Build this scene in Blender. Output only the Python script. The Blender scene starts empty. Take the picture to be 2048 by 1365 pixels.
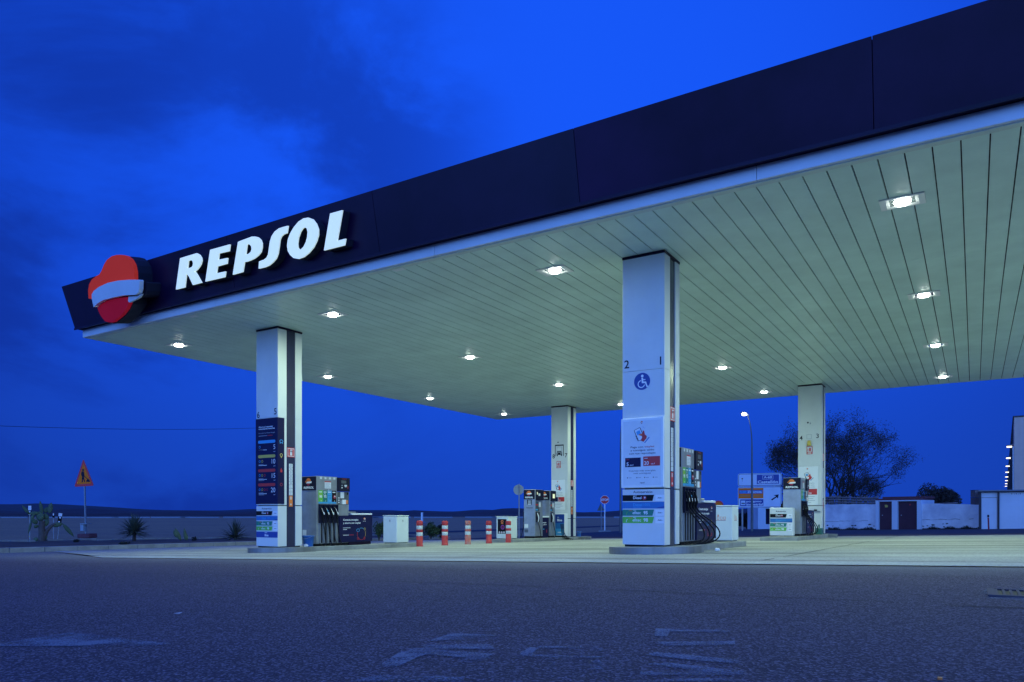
import bpy, bmesh, math, random
from mathutils import Vector, Matrix
from mathutils.geometry import tessellate_polygon
random.seed(7)
sc = bpy.context.scene
COL = sc.collection
PI = math.pi

# ------------------------------------------------------------ camera
YAW = math.radians(32.0)
FP = 1480.0
cam_d = bpy.data.cameras.new('camera')
cam = bpy.data.objects.new('camera', cam_d)
COL.objects.link(cam)
cam.location = (0, 0, 0)                      # the eye is the origin: the ground lies about 0.45 m below it
cam.rotation_euler = (math.radians(90), 0, YAW)
cam_d.sensor_width = 36.0
cam_d.lens = FP / 2048 * 36.0
cam_d.shift_y = (1028 - 682.5) / 2048
cam_d.clip_start = 0.05
cam_d.clip_end = 6000
sc.camera = cam
sc.view_settings.view_transform = 'Standard'
sc.view_settings.look = 'None'
sc.view_settings.exposure = 0
sc.view_settings.gamma = 1

FWD = Vector((-math.sin(YAW), math.cos(YAW), 0))
RGT = Vector((math.cos(YAW), math.sin(YAW), 0))

# ------------------------------------------------------------ sky (dusk)
world = bpy.data.worlds.new('World')
sc.world = world
world.use_nodes = True
wn = world.node_tree.nodes
wl = world.node_tree.links
wn.clear()

def N(t, **kw):
    n = wn.new(t)
    for k, v in kw.items():
        setattr(n, k, v)
    return n

def wmath(op, a, b=None, c=None, clamp=False):
    n = N('ShaderNodeMath', operation=op)
    n.use_clamp = clamp
    for i, v in enumerate((a, b, c)):
        if v is None:
            continue
        if isinstance(v, (int, float)):
            n.inputs[i].default_value = v
        else:
            wl.new(v, n.inputs[i])
    return n.outputs[0]

def wdot(vec, d):
    n = N('ShaderNodeVectorMath', operation='DOT_PRODUCT')
    wl.new(vec, n.inputs[0])
    n.inputs[1].default_value = d
    return n.outputs['Value']

def wsmooth(v, a, b):
    n = N('ShaderNodeMapRange')
    n.interpolation_type = 'SMOOTHSTEP'
    wl.new(v, n.inputs['Value'])
    n.inputs['From Min'].default_value = a
    n.inputs['From Max'].default_value = b
    return n.outputs['Result']

def wmix(f, a, b):
    n = N('ShaderNodeMix', data_type='RGBA')
    if isinstance(f, (int, float)):
        n.inputs[0].default_value = f
    else:
        wl.new(f, n.inputs[0])
    for s, v in ((6, a), (7, b)):
        if isinstance(v, tuple):
            n.inputs[s].default_value = (*v, 1)
        else:
            wl.new(v, n.inputs[s])
    return n.outputs[2]

tc = N('ShaderNodeTexCoord')
D = tc.outputs['Generated']
sep = N('ShaderNodeSeparateXYZ')
wl.new(D, sep.inputs[0])
zup = sep.outputs['Z']
bright_dir = (FWD + RGT * 0.02 + Vector((0, 0, 0.36))).normalized()
b = wdot(D, bright_dir)
sky = wmix(wsmooth(b, 0.66, 1.0), (0.004, 0.027, 0.32), (0.0082, 0.098, 0.95))
low = wsmooth(zup, 0.42, -0.02)
sky = wmix(wmath('MULTIPLY', low, 0.80), sky, (0.0085, 0.052, 0.42))
# soft cloud banks on the left of the view
mp = N('ShaderNodeMapping')
mp.inputs['Scale'].default_value = (1.0, 1.0, 2.1)
wl.new(D, mp.inputs[0])
nz = N('ShaderNodeTexNoise')
nz.inputs['Scale'].default_value = 2.6
nz.inputs['Detail'].default_value = 7
nz.inputs['Roughness'].default_value = 0.58
nz.inputs['Distortion'].default_value = 0.35
wl.new(mp.outputs[0], nz.inputs['Vector'])
leftness = wsmooth(wdot(D, tuple(-RGT)), -0.08, 0.45)
cl = wsmooth(nz.outputs['Fac'], 0.40, 0.60)
patch = wsmooth(wdot(D, tuple((FWD - RGT * 0.30 + Vector((0, 0, 0.47))).normalized())), 0.955, 0.998)
cloud = wmath('MULTIPLY', wmath('MAXIMUM', leftness, wmath('MULTIPLY', patch, 0.9)), cl)
sky = wmix(wmath('MULTIPLY', cloud, 0.74), sky, (0.0045, 0.027, 0.30))
# pale afterglow behind the camera, where the sun went down
back = wsmooth(wdot(D, tuple(-FWD)), -0.15, 0.95)
sky = wmix(back, sky, (0.16, 0.46, 1.75))
sky = wmix(wsmooth(zup, 0.62, 0.92), sky, (0.028, 0.075, 0.78))
lift = wsmooth(wmath('ABSOLUTE', zup), 0.62, 0.0)
sky = wmix(wmath('MULTIPLY', wmath('MULTIPLY', back, lift), 0.7), sky, (0.50, 1.42, 4.7))
bg = N('ShaderNodeBackground')
wl.new(sky, bg.inputs['Color'])
bg.inputs['Strength'].default_value = 1.0
wo = N('ShaderNodeOutputWorld')
wl.new(bg.outputs[0], wo.inputs['Surface'])

# ------------------------------------------------------------ materials
MATS = {}
def mat(name, col, rough=0.6, metal=0.0, vary=0.0, vscale=8.0, bump=0.0, bscale=40.0, emit=None, estr=0.0, col2=None, spec=None, stretch=None):
    if name in MATS:
        return MATS[name]
    m = bpy.data.materials.new(name)
    m.use_nodes = True
    nt = m.node_tree
    p = nt.nodes['Principled BSDF']
    p.inputs['Base Color'].default_value = (*col, 1)
    p.inputs['Roughness'].default_value = rough
    p.inputs['Metallic'].default_value = metal
    if spec is not None:
        p.inputs['Specular IOR Level'].default_value = spec
    co = nt.nodes.new('ShaderNodeTexCoord')
    mpp = nt.nodes.new('ShaderNodeMapping')
    nt.links.new(co.outputs['Object'], mpp.inputs[0])
    if stretch:
        mpp.inputs['Scale'].default_value = stretch
    if vary > 0 or col2:
        n = nt.nodes.new('ShaderNodeTexNoise')
        n.inputs['Scale'].default_value = vscale
        n.inputs['Detail'].default_value = 8
        n.inputs['Roughness'].default_value = 0.62
        nt.links.new(mpp.outputs[0], n.inputs['Vector'])
        r = nt.nodes.new('ShaderNodeMapRange')
        r.inputs['From Min'].default_value = 0.34
        r.inputs['From Max'].default_value = 0.68
        nt.links.new(n.outputs['Fac'], r.inputs['Value'])
        mx = nt.nodes.new('ShaderNodeMix')
        mx.data_type = 'RGBA'
        nt.links.new(r.outputs[0], mx.inputs[0])
        c2 = col2 if col2 else tuple(c * (1 - vary) for c in col)
        mx.inputs[6].default_value = (*col, 1)
        mx.inputs[7].default_value = (*c2, 1)
        nt.links.new(mx.outputs[2], p.inputs['Base Color'])
        rr = nt.nodes.new('ShaderNodeMapRange')
        rr.inputs['To Min'].default_value = max(0, rough - 0.08)
        rr.inputs['To Max'].default_value = min(1, rough + 0.12)
        nt.links.new(n.outputs['Fac'], rr.inputs['Value'])
        nt.links.new(rr.outputs[0], p.inputs['Roughness'])
    if bump > 0:
        n2 = nt.nodes.new('ShaderNodeTexNoise')
        n2.inputs['Scale'].default_value = bscale
        n2.inputs['Detail'].default_value = 5
        nt.links.new(mpp.outputs[0], n2.inputs['Vector'])
        bp = nt.nodes.new('ShaderNodeBump')
        bp.inputs['Strength'].default_value = bump
        bp.inputs['Distance'].default_value = 0.02
        nt.links.new(n2.outputs['Fac'], bp.inputs['Height'])
        nt.links.new(bp.outputs[0], p.inputs['Normal'])
    if emit:
        p.inputs['Emission Color'].default_value = (*emit, 1)
        p.inputs['Emission Strength'].default_value = estr
    MATS[name] = m
    return m

def M(n):
    return MATS[n]

mat('white_clad', (0.68, 0.70, 0.67), 0.42, vary=0.07, vscale=2.2, bump=0.02, bscale=6)
mat('white_band', (0.74, 0.76, 0.75), 0.35, vary=0.10, vscale=1.4)
mat('navy_clad', (0.017, 0.005, 0.032), 0.36, vary=0.55, vscale=0.45, bump=0.05, bscale=0.7, spec=0.20)
mat('navy_clad_b', (0.028, 0.006, 0.040), 0.36, vary=0.55, vscale=0.35, bump=0.05, bscale=0.6, spec=0.14)
mat('navy_strip', (0.030, 0.032, 0.075), 0.22, vary=0.25, vscale=2)
mat('black_gap', (0.01, 0.01, 0.012), 0.8)
mat('soffit', (0.66, 0.84, 0.76), 0.34, vary=0.17, vscale=0.9, bump=0.03, bscale=1.5)
mat('soffit_trim', (0.60, 0.70, 0.64), 0.4, vary=0.08)
mat('frame_white', (0.80, 0.82, 0.80), 0.35)
mat('reflector', (0.75, 0.78, 0.78), 0.12, metal=0.9)
mat('lamp_glow', (1, 1, 1), 0.5, emit=(0.92, 1.0, 0.93), estr=30.0)
mat('letter_face', (0.75, 0.80, 0.78), 0.45, vary=0.18, vscale=3.5, emit=(0.55, 0.72, 0.66), estr=0.78)
mat('navy_box', (0.008, 0.008, 0.022), 0.85)
mat('logo_orange', (0.90, 0.05, 0.012), 0.5, spec=0.1, vary=0.15, vscale=1.2, emit=(1.0, 0.05, 0.06), estr=0.20)  # glow added to the unlit emblem to bring up its red
mat('logo_red', (0.62, 0.01, 0.02), 0.5, spec=0.1, vary=0.12, vscale=1.2, emit=(1.0, 0.01, 0.08), estr=0.10)  # weaker added glow for the lower lobe, which is no lamp
mat('steel', (0.36, 0.38, 0.39), 0.36, metal=0.55, vary=0.25, vscale=3, bump=0.02, bscale=9)
mat('steel_dark', (0.13, 0.145, 0.155), 0.42, metal=0.5, vary=0.25, vscale=3)
mat('kerb_metal', (0.30, 0.30, 0.28), 0.34, metal=0.45, vary=0.4, vscale=3.0, stretch=(1, 1, 0.2))
mat('galv', (0.33, 0.35, 0.36), 0.45, metal=0.6, vary=0.2, vscale=5)
mat('black', (0.010, 0.010, 0.012), 0.5, spec=0.12)
mat('rubber', (0.012, 0.012, 0.014), 0.45, spec=0.12)
mat('ink', (0.012, 0.013, 0.03), 0.5, spec=0.12)
mat('navy_print', (0.012, 0.013, 0.055), 0.35, spec=0.12)
mat('paper', (0.72, 0.74, 0.74), 0.55, vary=0.06)
mat('white_print', (0.80, 0.81, 0.80), 0.45)
mat('grey_print', (0.30, 0.33, 0.36), 0.5)
mat('red_print', (0.55, 0.03, 0.03), 0.45)
mat('darkred_print', (0.30, 0.015, 0.04), 0.45)
mat('orange_print', (0.80, 0.20, 0.03), 0.45)
mat('blue_print', (0.02, 0.16, 0.42), 0.4)
mat('lightblue_print', (0.05, 0.34, 0.62), 0.4)
mat('deepblue_print', (0.01, 0.05, 0.28), 0.4)
mat('green_print', (0.01, 0.20, 0.13), 0.4)
mat('lime_print', (0.13, 0.48, 0.05), 0.4)
mat('yellow_print', (0.62, 0.46, 0.08), 0.45)
mat('purple_print', (0.25, 0.03, 0.25), 0.45)
mat('bollard_red', (0.55, 0.035, 0.045), 0.5, vary=0.35, vscale=7)
mat('bollard_worn', (0.55, 0.07, 0.05), 0.6, col2=(0.32, 0.22, 0.20), vary=0.3, vscale=9)
mat('reflect_white', (0.62, 0.68, 0.66), 0.4, vary=0.15, vscale=9)
mat('bin_white', (0.70, 0.76, 0.72), 0.5, vary=0.08, vscale=2.5)
mat('bucket_blue', (0.02, 0.13, 0.42), 0.4)
mat('green_plastic', (0.03, 0.14, 0.11), 0.4)
mat('screen', (0.1, 0.12, 0.1), 0.3, emit=(0.85, 0.95, 0.6), estr=0.9)
mat('street_lamp_glow', (1, 1, 1), 0.5, emit=(0.9, 0.97, 1.0), estr=14.0)
mat('wall_lamp_glow', (1, 1, 1), 0.5, emit=(1.0, 0.93, 0.70), estr=2.2)
mat('sign_orange', (1.0, 0.20, 0.012), 0.5, spec=0.1)
mat('sign_red', (0.75, 0.03, 0.03), 0.45)
mat('sign_back', (0.30, 0.36, 0.40), 0.5, vary=0.15)
mat('wall_white', (0.80, 0.83, 0.86), 0.8, col2=(0.50, 0.52, 0.58), vary=0.3, vscale=1.1, bump=0.15, bscale=7)
mat('hut_white', (0.66, 0.74, 0.82), 0.6, vary=0.12, vscale=0.8)
mat('door_maroon', (0.060, 0.016, 0.035), 0.6, vary=0.2, vscale=2)
mat('roof_red', (0.16, 0.05, 0.06), 0.8, vary=0.3, vscale=3)
mat('wood', (0.22, 0.17, 0.16), 0.8, vary=0.4, vscale=3)
mat('corrugated', (0.78, 0.52, 0.38), 0.6, metal=0.0, vary=0.15, vscale=0.6)  # lamp light on the warehouse front is put into this warm colour
mat('dark_clad', (0.03, 0.03, 0.045), 0.6)
mat('bark', (0.050, 0.036, 0.034), 0.9, vary=0.3, vscale=6)
mat('leaf_dusky', (0.020, 0.026, 0.022), 0.8, vary=0.5, vscale=3)
mat('leaf_dry', (0.050, 0.036, 0.026), 0.8, vary=0.5, vscale=3)
mat('leaf_green', (0.055, 0.10, 0.035), 0.7, vary=0.5, vscale=4)
mat('yucca_leaf', (0.065, 0.085, 0.060), 0.6, vary=0.4, vscale=5)
mat('cactus', (0.085, 0.13, 0.055), 0.65, vary=0.35, vscale=6, bump=0.2, bscale=25)
mat('cactus_old', (0.11, 0.085, 0.07), 0.85, vary=0.4, vscale=6)
mat('soil', (0.085, 0.065, 0.055), 0.95, vary=0.4, vscale=1.3, bump=0.6, bscale=6)
mat('kerbstone', (0.30, 0.31, 0.29), 0.8, vary=0.35, vscale=2.4, bump=0.2, bscale=14)
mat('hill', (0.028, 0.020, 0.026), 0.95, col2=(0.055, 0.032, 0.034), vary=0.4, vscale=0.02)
mat('far_hill', (0.030, 0.040, 0.060), 0.95)  # aerial haze painted into the bluish colour
mat('scrub', (0.060, 0.034, 0.028), 0.95, vary=0.5, vscale=0.08)
mat('far_wall', (0.22, 0.25, 0.30), 0.8, vary=0.2, vscale=0.05)
mat('cable', (0.015, 0.015, 0.02), 0.6)
mat('crack', (0.05, 0.055, 0.055), 0.9, vary=0.4, vscale=5)
mat('iron', (0.085, 0.07, 0.085), 0.8)
mat('crack_dark', (0.016, 0.016, 0.018), 0.9, vary=0.3, vscale=5)

def ground_mat(name, base, dark, speck, sc_fine, rough, coarse_scale, bumpstr, speck_amt=0.5, streak=None, lamp_spill_tint=None):
    m = bpy.data.materials.new(name)
    m.use_nodes = True
    nt = m.node_tree
    p = nt.nodes['Principled BSDF']
    p.inputs['Roughness'].default_value = rough
    co = nt.nodes.new('ShaderNodeTexCoord')
    def noise(scale, detail, vec=None, ro=0.6):
        n = nt.nodes.new('ShaderNodeTexNoise')
        n.inputs['Scale'].default_value = scale
        n.inputs['Detail'].default_value = detail
        n.inputs['Roughness'].default_value = ro
        nt.links.new(vec or co.outputs['Object'], n.inputs['Vector'])
        return n.outputs['Fac']
    def rng(v, a, b_, lo=0., hi=1.):
        n = nt.nodes.new('ShaderNodeMapRange')
        n.inputs['From Min'].default_value = a
        n.inputs['From Max'].default_value = b_
        n.inputs['To Min'].default_value = lo
        n.inputs['To Max'].default_value = hi
        nt.links.new(v, n.inputs['Value'])
        return n.outputs[0]
    def mix(f, a, b_):
        n = nt.nodes.new('ShaderNodeMix')
        n.data_type = 'RGBA'
        nt.links.new(f, n.inputs[0])
        for s, v in ((6, a), (7, b_)):
            if isinstance(v, tuple):
                n.inputs[s].default_value = (*v, 1)
            else:
                nt.links.new(v, n.inputs[s])
        return n.outputs[2]
    c = mix(rng(noise(coarse_scale, 9), 0.36, 0.66), base, dark)
    if streak:
        mp2 = nt.nodes.new('ShaderNodeMapping')
        mp2.inputs['Scale'].default_value = streak[0]
        nt.links.new(co.outputs['Object'], mp2.inputs[0])
        s = noise(1.0, 6, mp2.outputs[0])
        c = mix(rng(s, 0.46, 0.70, 0.0, streak[2]), c, streak[1])
    if lamp_spill_tint:
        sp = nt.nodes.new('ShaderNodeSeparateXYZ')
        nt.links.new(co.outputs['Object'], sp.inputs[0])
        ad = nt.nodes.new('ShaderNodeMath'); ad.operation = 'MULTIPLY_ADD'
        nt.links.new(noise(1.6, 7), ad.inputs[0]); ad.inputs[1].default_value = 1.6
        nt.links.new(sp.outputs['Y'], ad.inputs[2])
        c = mix(rng(ad.outputs[0], 7.9, 9.9, 0.0, 0.8), c, lamp_spill_tint)      # lamp spill beside the slab, painted into the colour as pale grit
    vor = nt.nodes.new('ShaderNodeTexVoronoi')
    vor.inputs['Scale'].default_value = sc_fine
    nt.links.new(co.outputs['Object'], vor.inputs['Vector'])
    sepc = nt.nodes.new('ShaderNodeSeparateColor')
    nt.links.new(vor.outputs['Color'], sepc.inputs[0])
    c = mix(rng(sepc.outputs[0], 0.55, 1.0, 0.0, speck_amt), c, speck)
    c = mix(rng(sepc.outputs[1], 0.6, 1.0, 0.0, 0.7), c, tuple(x * 0.45 for x in dark))
    nt.links.new(c, p.inputs['Base Color'])
    bp = nt.nodes.new('ShaderNodeBump')
    bp.inputs['Strength'].default_value = bumpstr
    bp.inputs['Distance'].default_value = 0.006
    nt.links.new(vor.outputs['Distance'], bp.inputs['Height'])
    nt.links.new(bp.outputs[0], p.inputs['Normal'])
    MATS[name] = m
    return m

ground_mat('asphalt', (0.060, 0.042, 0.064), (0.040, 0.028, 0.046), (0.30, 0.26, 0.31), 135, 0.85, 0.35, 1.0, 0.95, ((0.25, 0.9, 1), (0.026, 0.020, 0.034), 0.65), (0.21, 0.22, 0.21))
ground_mat('asphalt_far', (0.045, 0.038, 0.048), (0.035, 0.030, 0.040), (0.09, 0.09, 0.10), 60, 0.9, 0.3, 0.3, 0.3)
ground_mat('concrete', (0.44, 0.45, 0.42), (0.29, 0.30, 0.28), (0.5, 0.5, 0.48), 45, 0.8, 0.45, 0.15, 0.25, ((0.10, 1.1, 1), (0.13, 0.13, 0.125), 0.9))
ground_mat('gutter', (0.50, 0.52, 0.48), (0.42, 0.43, 0.40), (0.55, 0.55, 0.52), 45, 0.75, 0.8, 0.15, 0.25, ((0.5, 1.1, 1), (0.25, 0.25, 0.24), 0.4))
ground_mat('field_soil', (0.40, 0.25, 0.11), (0.30, 0.19, 0.095), (0.42, 0.28, 0.14), 8, 0.95, 0.05, 0.5, 0.4, ((0.02, 0.3, 1), (0.46, 0.30, 0.13), 0.6))

# worn road paint: asphalt showing through broken paint
def worn_paint():
    m = bpy.data.materials.new('worn_paint')
    m.use_nodes = True
    nt = m.node_tree
    p = nt.nodes['Principled BSDF']
    p.inputs['Roughness'].default_value = 0.8
    co = nt.nodes.new('ShaderNodeTexCoord')
    n1 = nt.nodes.new('ShaderNodeTexNoise'); n1.inputs['Scale'].default_value = 120; n1.inputs['Detail'].default_value = 4
    n2 = nt.nodes.new('ShaderNodeTexNoise'); n2.inputs['Scale'].default_value = 5; n2.inputs['Detail'].default_value = 5
    nt.links.new(co.outputs['Object'], n1.inputs['Vector'])
    nt.links.new(co.outputs['Object'], n2.inputs['Vector'])
    a = nt.nodes.new('ShaderNodeMath'); a.operation = 'ADD'
    nt.links.new(n1.outputs['Fac'], a.inputs[0]); nt.links.new(n2.outputs['Fac'], a.inputs[1])
    r = nt.nodes.new('ShaderNodeMapRange')
    r.inputs['From Min'].default_value = 0.90; r.inputs['From Max'].default_value = 1.16
    r.inputs['To Max'].default_value = 0.75
    nt.links.new(a.outputs[0], r.inputs['Value'])
    tr = nt.nodes.new('ShaderNodeBsdfTransparent')
    ms = nt.nodes.new('ShaderNodeMixShader')
    p.inputs['Base Color'].default_value = (0.24, 0.28, 0.34, 1)
    nt.links.new(r.outputs[0], ms.inputs[0])
    nt.links.new(tr.outputs[0], ms.inputs[1])
    nt.links.new(p.outputs[0], ms.inputs[2])
    nt.links.new(ms.outputs[0], nt.nodes['Material Output'].inputs['Surface'])
    MATS['worn_paint'] = m
worn_paint()

# ------------------------------------------------------------ mesh helpers
_text_cache = {}
def text_mesh(s, bold=0.0):
    key = (s, bold)
    if key in _text_cache:
        return _text_cache[key]
    cu = bpy.data.curves.new('t', 'FONT')
    cu.body = s
    cu.size = 1.0
    cu.resolution_u = 3
    cu.offset = bold
    ob = bpy.data.objects.new('t', cu)
    COL.objects.link(ob)
    dg = bpy.context.evaluated_depsgraph_get()
    dg.update()
    me = bpy.data.meshes.new_from_object(ob.evaluated_get(dg))
    vs = [(v.co.x, v.co.y) for v in me.vertices]
    fs = [tuple(p.vertices) for p in me.polygons]
    COL.objects.unlink(ob)
    bpy.data.objects.remove(ob)
    bpy.data.curves.remove(cu)
    bpy.data.meshes.remove(me)
    x0 = min(v[0] for v in vs); x1 = max(v[0] for v in vs)
    y0 = min(v[1] for v in vs); y1 = max(v[1] for v in vs)
    _text_cache[key] = (vs, fs, x0, x1, y0, y1)
    return _text_cache[key]

class MB:
    def __init__(self):
        self.v = []; self.f = []; self.m = []; self.mats = []
        self.smooth = []
    def mi(self, m):
        if m not in self.mats:
            self.mats.append(m)
        return self.mats.index(m)
    def add(self, vs, fs, m, smooth=False):
        o = len(self.v)
        self.v += [tuple(v) for v in vs]
        k = self.mi(m)
        for f in fs:
            self.f.append(tuple(i + o for i in f)); self.m.append(k); self.smooth.append(smooth)
        return self
    def box(self, x0, x1, y0, y1, z0, z1, m):
        vs = [(x, y, z) for z in (z0, z1) for y in (y0, y1) for x in (x0, x1)]
        return self.add(vs, [(0, 2, 3, 1), (4, 5, 7, 6), (0, 1, 5, 4), (2, 6, 7, 3), (0, 4, 6, 2), (1, 3, 7, 5)], m)
    def quad(self, a, b_, c, d, m):
        return self.add([a, b_, c, d], [(0, 1, 2, 3)], m)
    # a flat shape on a plane: O + x*ux + y*uy
    def flat(self, pts, O, ux, uy, m, holes=()):
        loops = [[Vector((p[0], p[1], 0)) for p in pts]] + [[Vector((p[0], p[1], 0)) for p in h] for h in holes]
        tris = tessellate_polygon(loops)
        allp = [p for l in loops for p in l]
        O = Vector(O); ux = Vector(ux); uy = Vector(uy)
        n = ux.cross(uy)
        vs = [O + ux * p.x + uy * p.y for p in allp]
        fs = []
        for t in tris:
            a, b_, c = (vs[i] for i in t)
            fs.append(tuple(t) if (b_ - a).cross(c - a).dot(n) > 0 else tuple(reversed(t)))
        return self.add(vs, fs, m)
    def rect(self, x0, x1, y0, y1, O, ux, uy, m):
        return self.flat([(x0, y0), (x1, y0), (x1, y1), (x0, y1)], O, ux, uy, m)
    def text(self, s, x, y, h, O, ux, uy, m, align='l', width=None, bold=0.012, shear=0.0):
        vs, fs, x0, x1, y0, y1 = text_mesh(s, bold)
        k = h / 0.70                      # h is the cap height
        kx = k
        w = (x1 - x0) * kx
        if width:
            kx = width / (x1 - x0); w = width
        ox = x - (w / 2 if align == 'c' else w if align == 'r' else 0)
        O = Vector(O); ux = Vector(ux); uy = Vector(uy)
        out = [O + ux * (ox + (a - x0) * kx + shear * b_ * k) + uy * (y + b_ * k) for a, b_ in vs]
        return self.add(out, fs, m)
    def extrude(self, pts, O, ux, uy, depth, m_face, m_side=None, holes=(), back=True):
        """pts lie on the front plane; the body runs back by depth along -(ux x uy)"""
        ux = Vector(ux); uy = Vector(uy); O = Vector(O)
        n = ux.cross(uy).normalized()
        self.flat(pts, O, ux, uy, m_face, holes)
        ms = m_side or m_face
        for loop in [pts] + list(holes):
            P = [O + ux * p[0] + uy * p[1] for p in loop]
            Q = [p - n * depth for p in P]
            k = len(P)
            self.add(P + Q, [(i, (i + 1) % k, k + (i + 1) % k, k + i) for i in range(k)], ms)
        if back:
            self.flat(pts, O - n * depth, ux, uy, ms, holes)
        return self
    def cyl(self, x, y, z0, z1, r0, m, r1=None, n=16, caps=True):
        r1 = r0 if r1 is None else r1
        vs = [(x + r0 * math.cos(2 * PI * i / n), y + r0 * math.sin(2 * PI * i / n), z0) for i in range(n)]
        vs += [(x + r1 * math.cos(2 * PI * i / n), y + r1 * math.sin(2 * PI * i / n), z1) for i in range(n)]
        self.add(vs, [(i, (i + 1) % n, n + (i + 1) % n, n + i) for i in range(n)], m, smooth=True)
        if caps:
            self.add(vs[n:], [tuple(range(n))], m)
            self.add(vs[:n], [tuple(reversed(range(n)))], m)
        return self
    def tube(self, path, r, m, n=8, caps=True):
        path = [Vector(p) for p in path]
        rs = r if isinstance(r, (list, tuple)) else [r] * len(path)
        rings = []
        t0 = (path[1] - path[0]).normalized()
        up = Vector((0, 0, 1)) if abs(t0.z) < 0.9 else Vector((1, 0, 0))
        a = t0.cross(up).normalized()
        for i, p in enumerate(path):
            t = (path[min(i + 1, len(path) - 1)] - path[max(i - 1, 0)]).normalized()
            a = (a - t * a.dot(t)).normalized()
            b_ = t.cross(a)
            rings.append([p + (a * math.cos(2 * PI * j / n) + b_ * math.sin(2 * PI * j / n)) * rs[i] for j in range(n)])
        vs = [q for ring in rings for q in ring]
        fs = []
        for i in range(len(path) - 1):
            for j in range(n):
                fs.append((i * n + j, i * n + (j + 1) % n, (i + 1) * n + (j + 1) % n, (i + 1) * n + j))
        self.add(vs, fs, m, smooth=True)
        if caps:
            self.add(rings[0], [tuple(reversed(range(n)))], m)
            self.add(rings[-1], [tuple(range(n))], m)
        return self
    def disc(self, cx, cy, r, O, ux, uy, m, n=28, r_in=None, a0=0, a1=2 * PI, sx=1.0):
        full = abs(a1 - a0 - 2 * PI) < 1e-6
        k = n if full else n + 1
        pts = [(cx + sx * r * math.cos(a0 + (a1 - a0) * i / n), cy + r * math.sin(a0 + (a1 - a0) * i / n)) for i in range(k)]
        if r_in is None:
            return self.flat(pts, O, ux, uy, m)
        q = [(cx + sx * r_in * math.cos(a0 + (a1 - a0) * i / n), cy + r_in * math.sin(a0 + (a1 - a0) * i / n)) for i in range(k)]
        O = Vector(O); ux = Vector(ux); uy = Vector(uy)
        vs = [O + ux * p[0] + uy * p[1] for p in pts + q]
        cnt = n if full else n
        return self.add(vs, [(i, (i + 1) % k, k + (i + 1) % k, k + i) for i in range(cnt)], m)
    def build(self, name, parent=None, bevel=0.0, loc=None, rotz=0.0):
        me = bpy.data.meshes.new(name)
        me.from_pydata(self.v, [], self.f)
        for m in self.mats:
            me.materials.append(MATS[m])
        me.polygons.foreach_set('material_index', self.m)
        me.polygons.foreach_set('use_smooth', self.smooth)
        me.update()
        ob = bpy.data.objects.new(name, me)
        COL.objects.link(ob)
        if parent:
            ob.parent = parent
        if loc:
            ob.location = loc
        if rotz:
            ob.rotation_euler = (0, 0, rotz)
        if bevel:
            bv = ob.modifiers.new('bevel', 'BEVEL')
            bv.width = bevel; bv.segments = 2; bv.limit_method = 'ANGLE'
            bv.angle_limit = math.radians(50)
        return ob

def tag(o, label=None, cat=None, group=None, kind=None):
    if label: o['label'] = label
    if cat: o['category'] = cat
    if group: o['group'] = group
    if kind: o['kind'] = kind
    return o

def thing(name, label, cat, loc=(0, 0, 0), rotz=0.0, group=None):
    o = bpy.data.objects.new(name, None)
    o.empty_display_size = 0.2
    COL.objects.link(o)
    o.location = loc
    o.rotation_euler = (0, 0, rotz)
    return tag(o, label, cat, group)

def copy_tree(o, parent=None):
    c = o.copy()
    COL.objects.link(c)
    c.parent = parent
    for ch in list(o.children):
        copy_tree(ch, c)
    return c

# ------------------------------------------------------------ terrain shape
G0, GX, GY = -0.454, 0.0259, -0.0098
def gz(x, y):
    return G0 + GX * min(max(x, -26), 5) + GY * min(max(y, 0), 36)
def ray(px, d):
    """where the sight line through column px of the photograph stands at depth d"""
    p = (FWD + RGT * ((px - 1024) / FP)) * d
    return p.x, p.y
def zat(py, d):
    return (1028 - py) / FP * d

def sheet(name, xs, ys, lift, m, kind='structure'):
    xs = sorted(set(xs) | {c for c in (-26, 5) if xs[0] < c < xs[-1]})
    ys = sorted(set(ys) | {c for c in (0, 36) if ys[0] < c < ys[-1]})
    mb = MB()
    vs = [(x, y, gz(x, y) + lift) for y in ys for x in xs]
    k = len(xs)
    fs = [(j * k + i, j * k + i + 1, (j + 1) * k + i + 1, (j + 1) * k + i) for j in range(len(ys) - 1) for i in range(k - 1)]
    mb.add(vs, fs, m)
    return tag(mb.build(name), kind=kind)

def gpoly(mb, pts, lift, m):
    vs = [(x, y, gz(x, y) + lift) for x, y in pts]
    loops = [[Vector((p[0], p[1], 0)) for p in pts]]
    for t in tessellate_polygon(loops):
        a, b_, c = (Vector(vs[i]) for i in t)
        tt = tuple(t) if (b_ - a).cross(c - a).z > 0 else tuple(reversed(t))
        mb.add([vs[i] for i in tt], [(0, 1, 2)], m)

# ============================================================ THE GROUND
X = Vector((1, 0, 0)); Y = Vector((0, 1, 0)); Z = Vector((0, 0, 1))
sheet('field', [-3500, -600, -120, -60, -38, -30, 60, 400, 3500], [-300, -60, -20, 10, 30, 48, 70, 120, 280, 700, 4500], -0.045, 'field_soil')
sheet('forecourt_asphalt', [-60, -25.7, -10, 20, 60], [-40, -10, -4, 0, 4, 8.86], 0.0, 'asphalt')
sheet('access_road', [-25.7, -10, 20, 60], [30.28, 40, 58], 0.0, 'asphalt_far')
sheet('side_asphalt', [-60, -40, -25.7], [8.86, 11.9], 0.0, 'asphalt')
sheet('country_road', [-39.5, -36.0], [12.3, 30, 60, 120], -0.03, 'asphalt_far')
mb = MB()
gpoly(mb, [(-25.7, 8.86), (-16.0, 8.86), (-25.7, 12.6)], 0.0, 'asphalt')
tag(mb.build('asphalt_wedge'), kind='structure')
mb = MB()
gpoly(mb, [(-25.7, 12.6), (-17.8, 9.72), (5, 9.72), (5, 30.28), (-25.7, 30.28)], 0.008, 'concrete')
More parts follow.
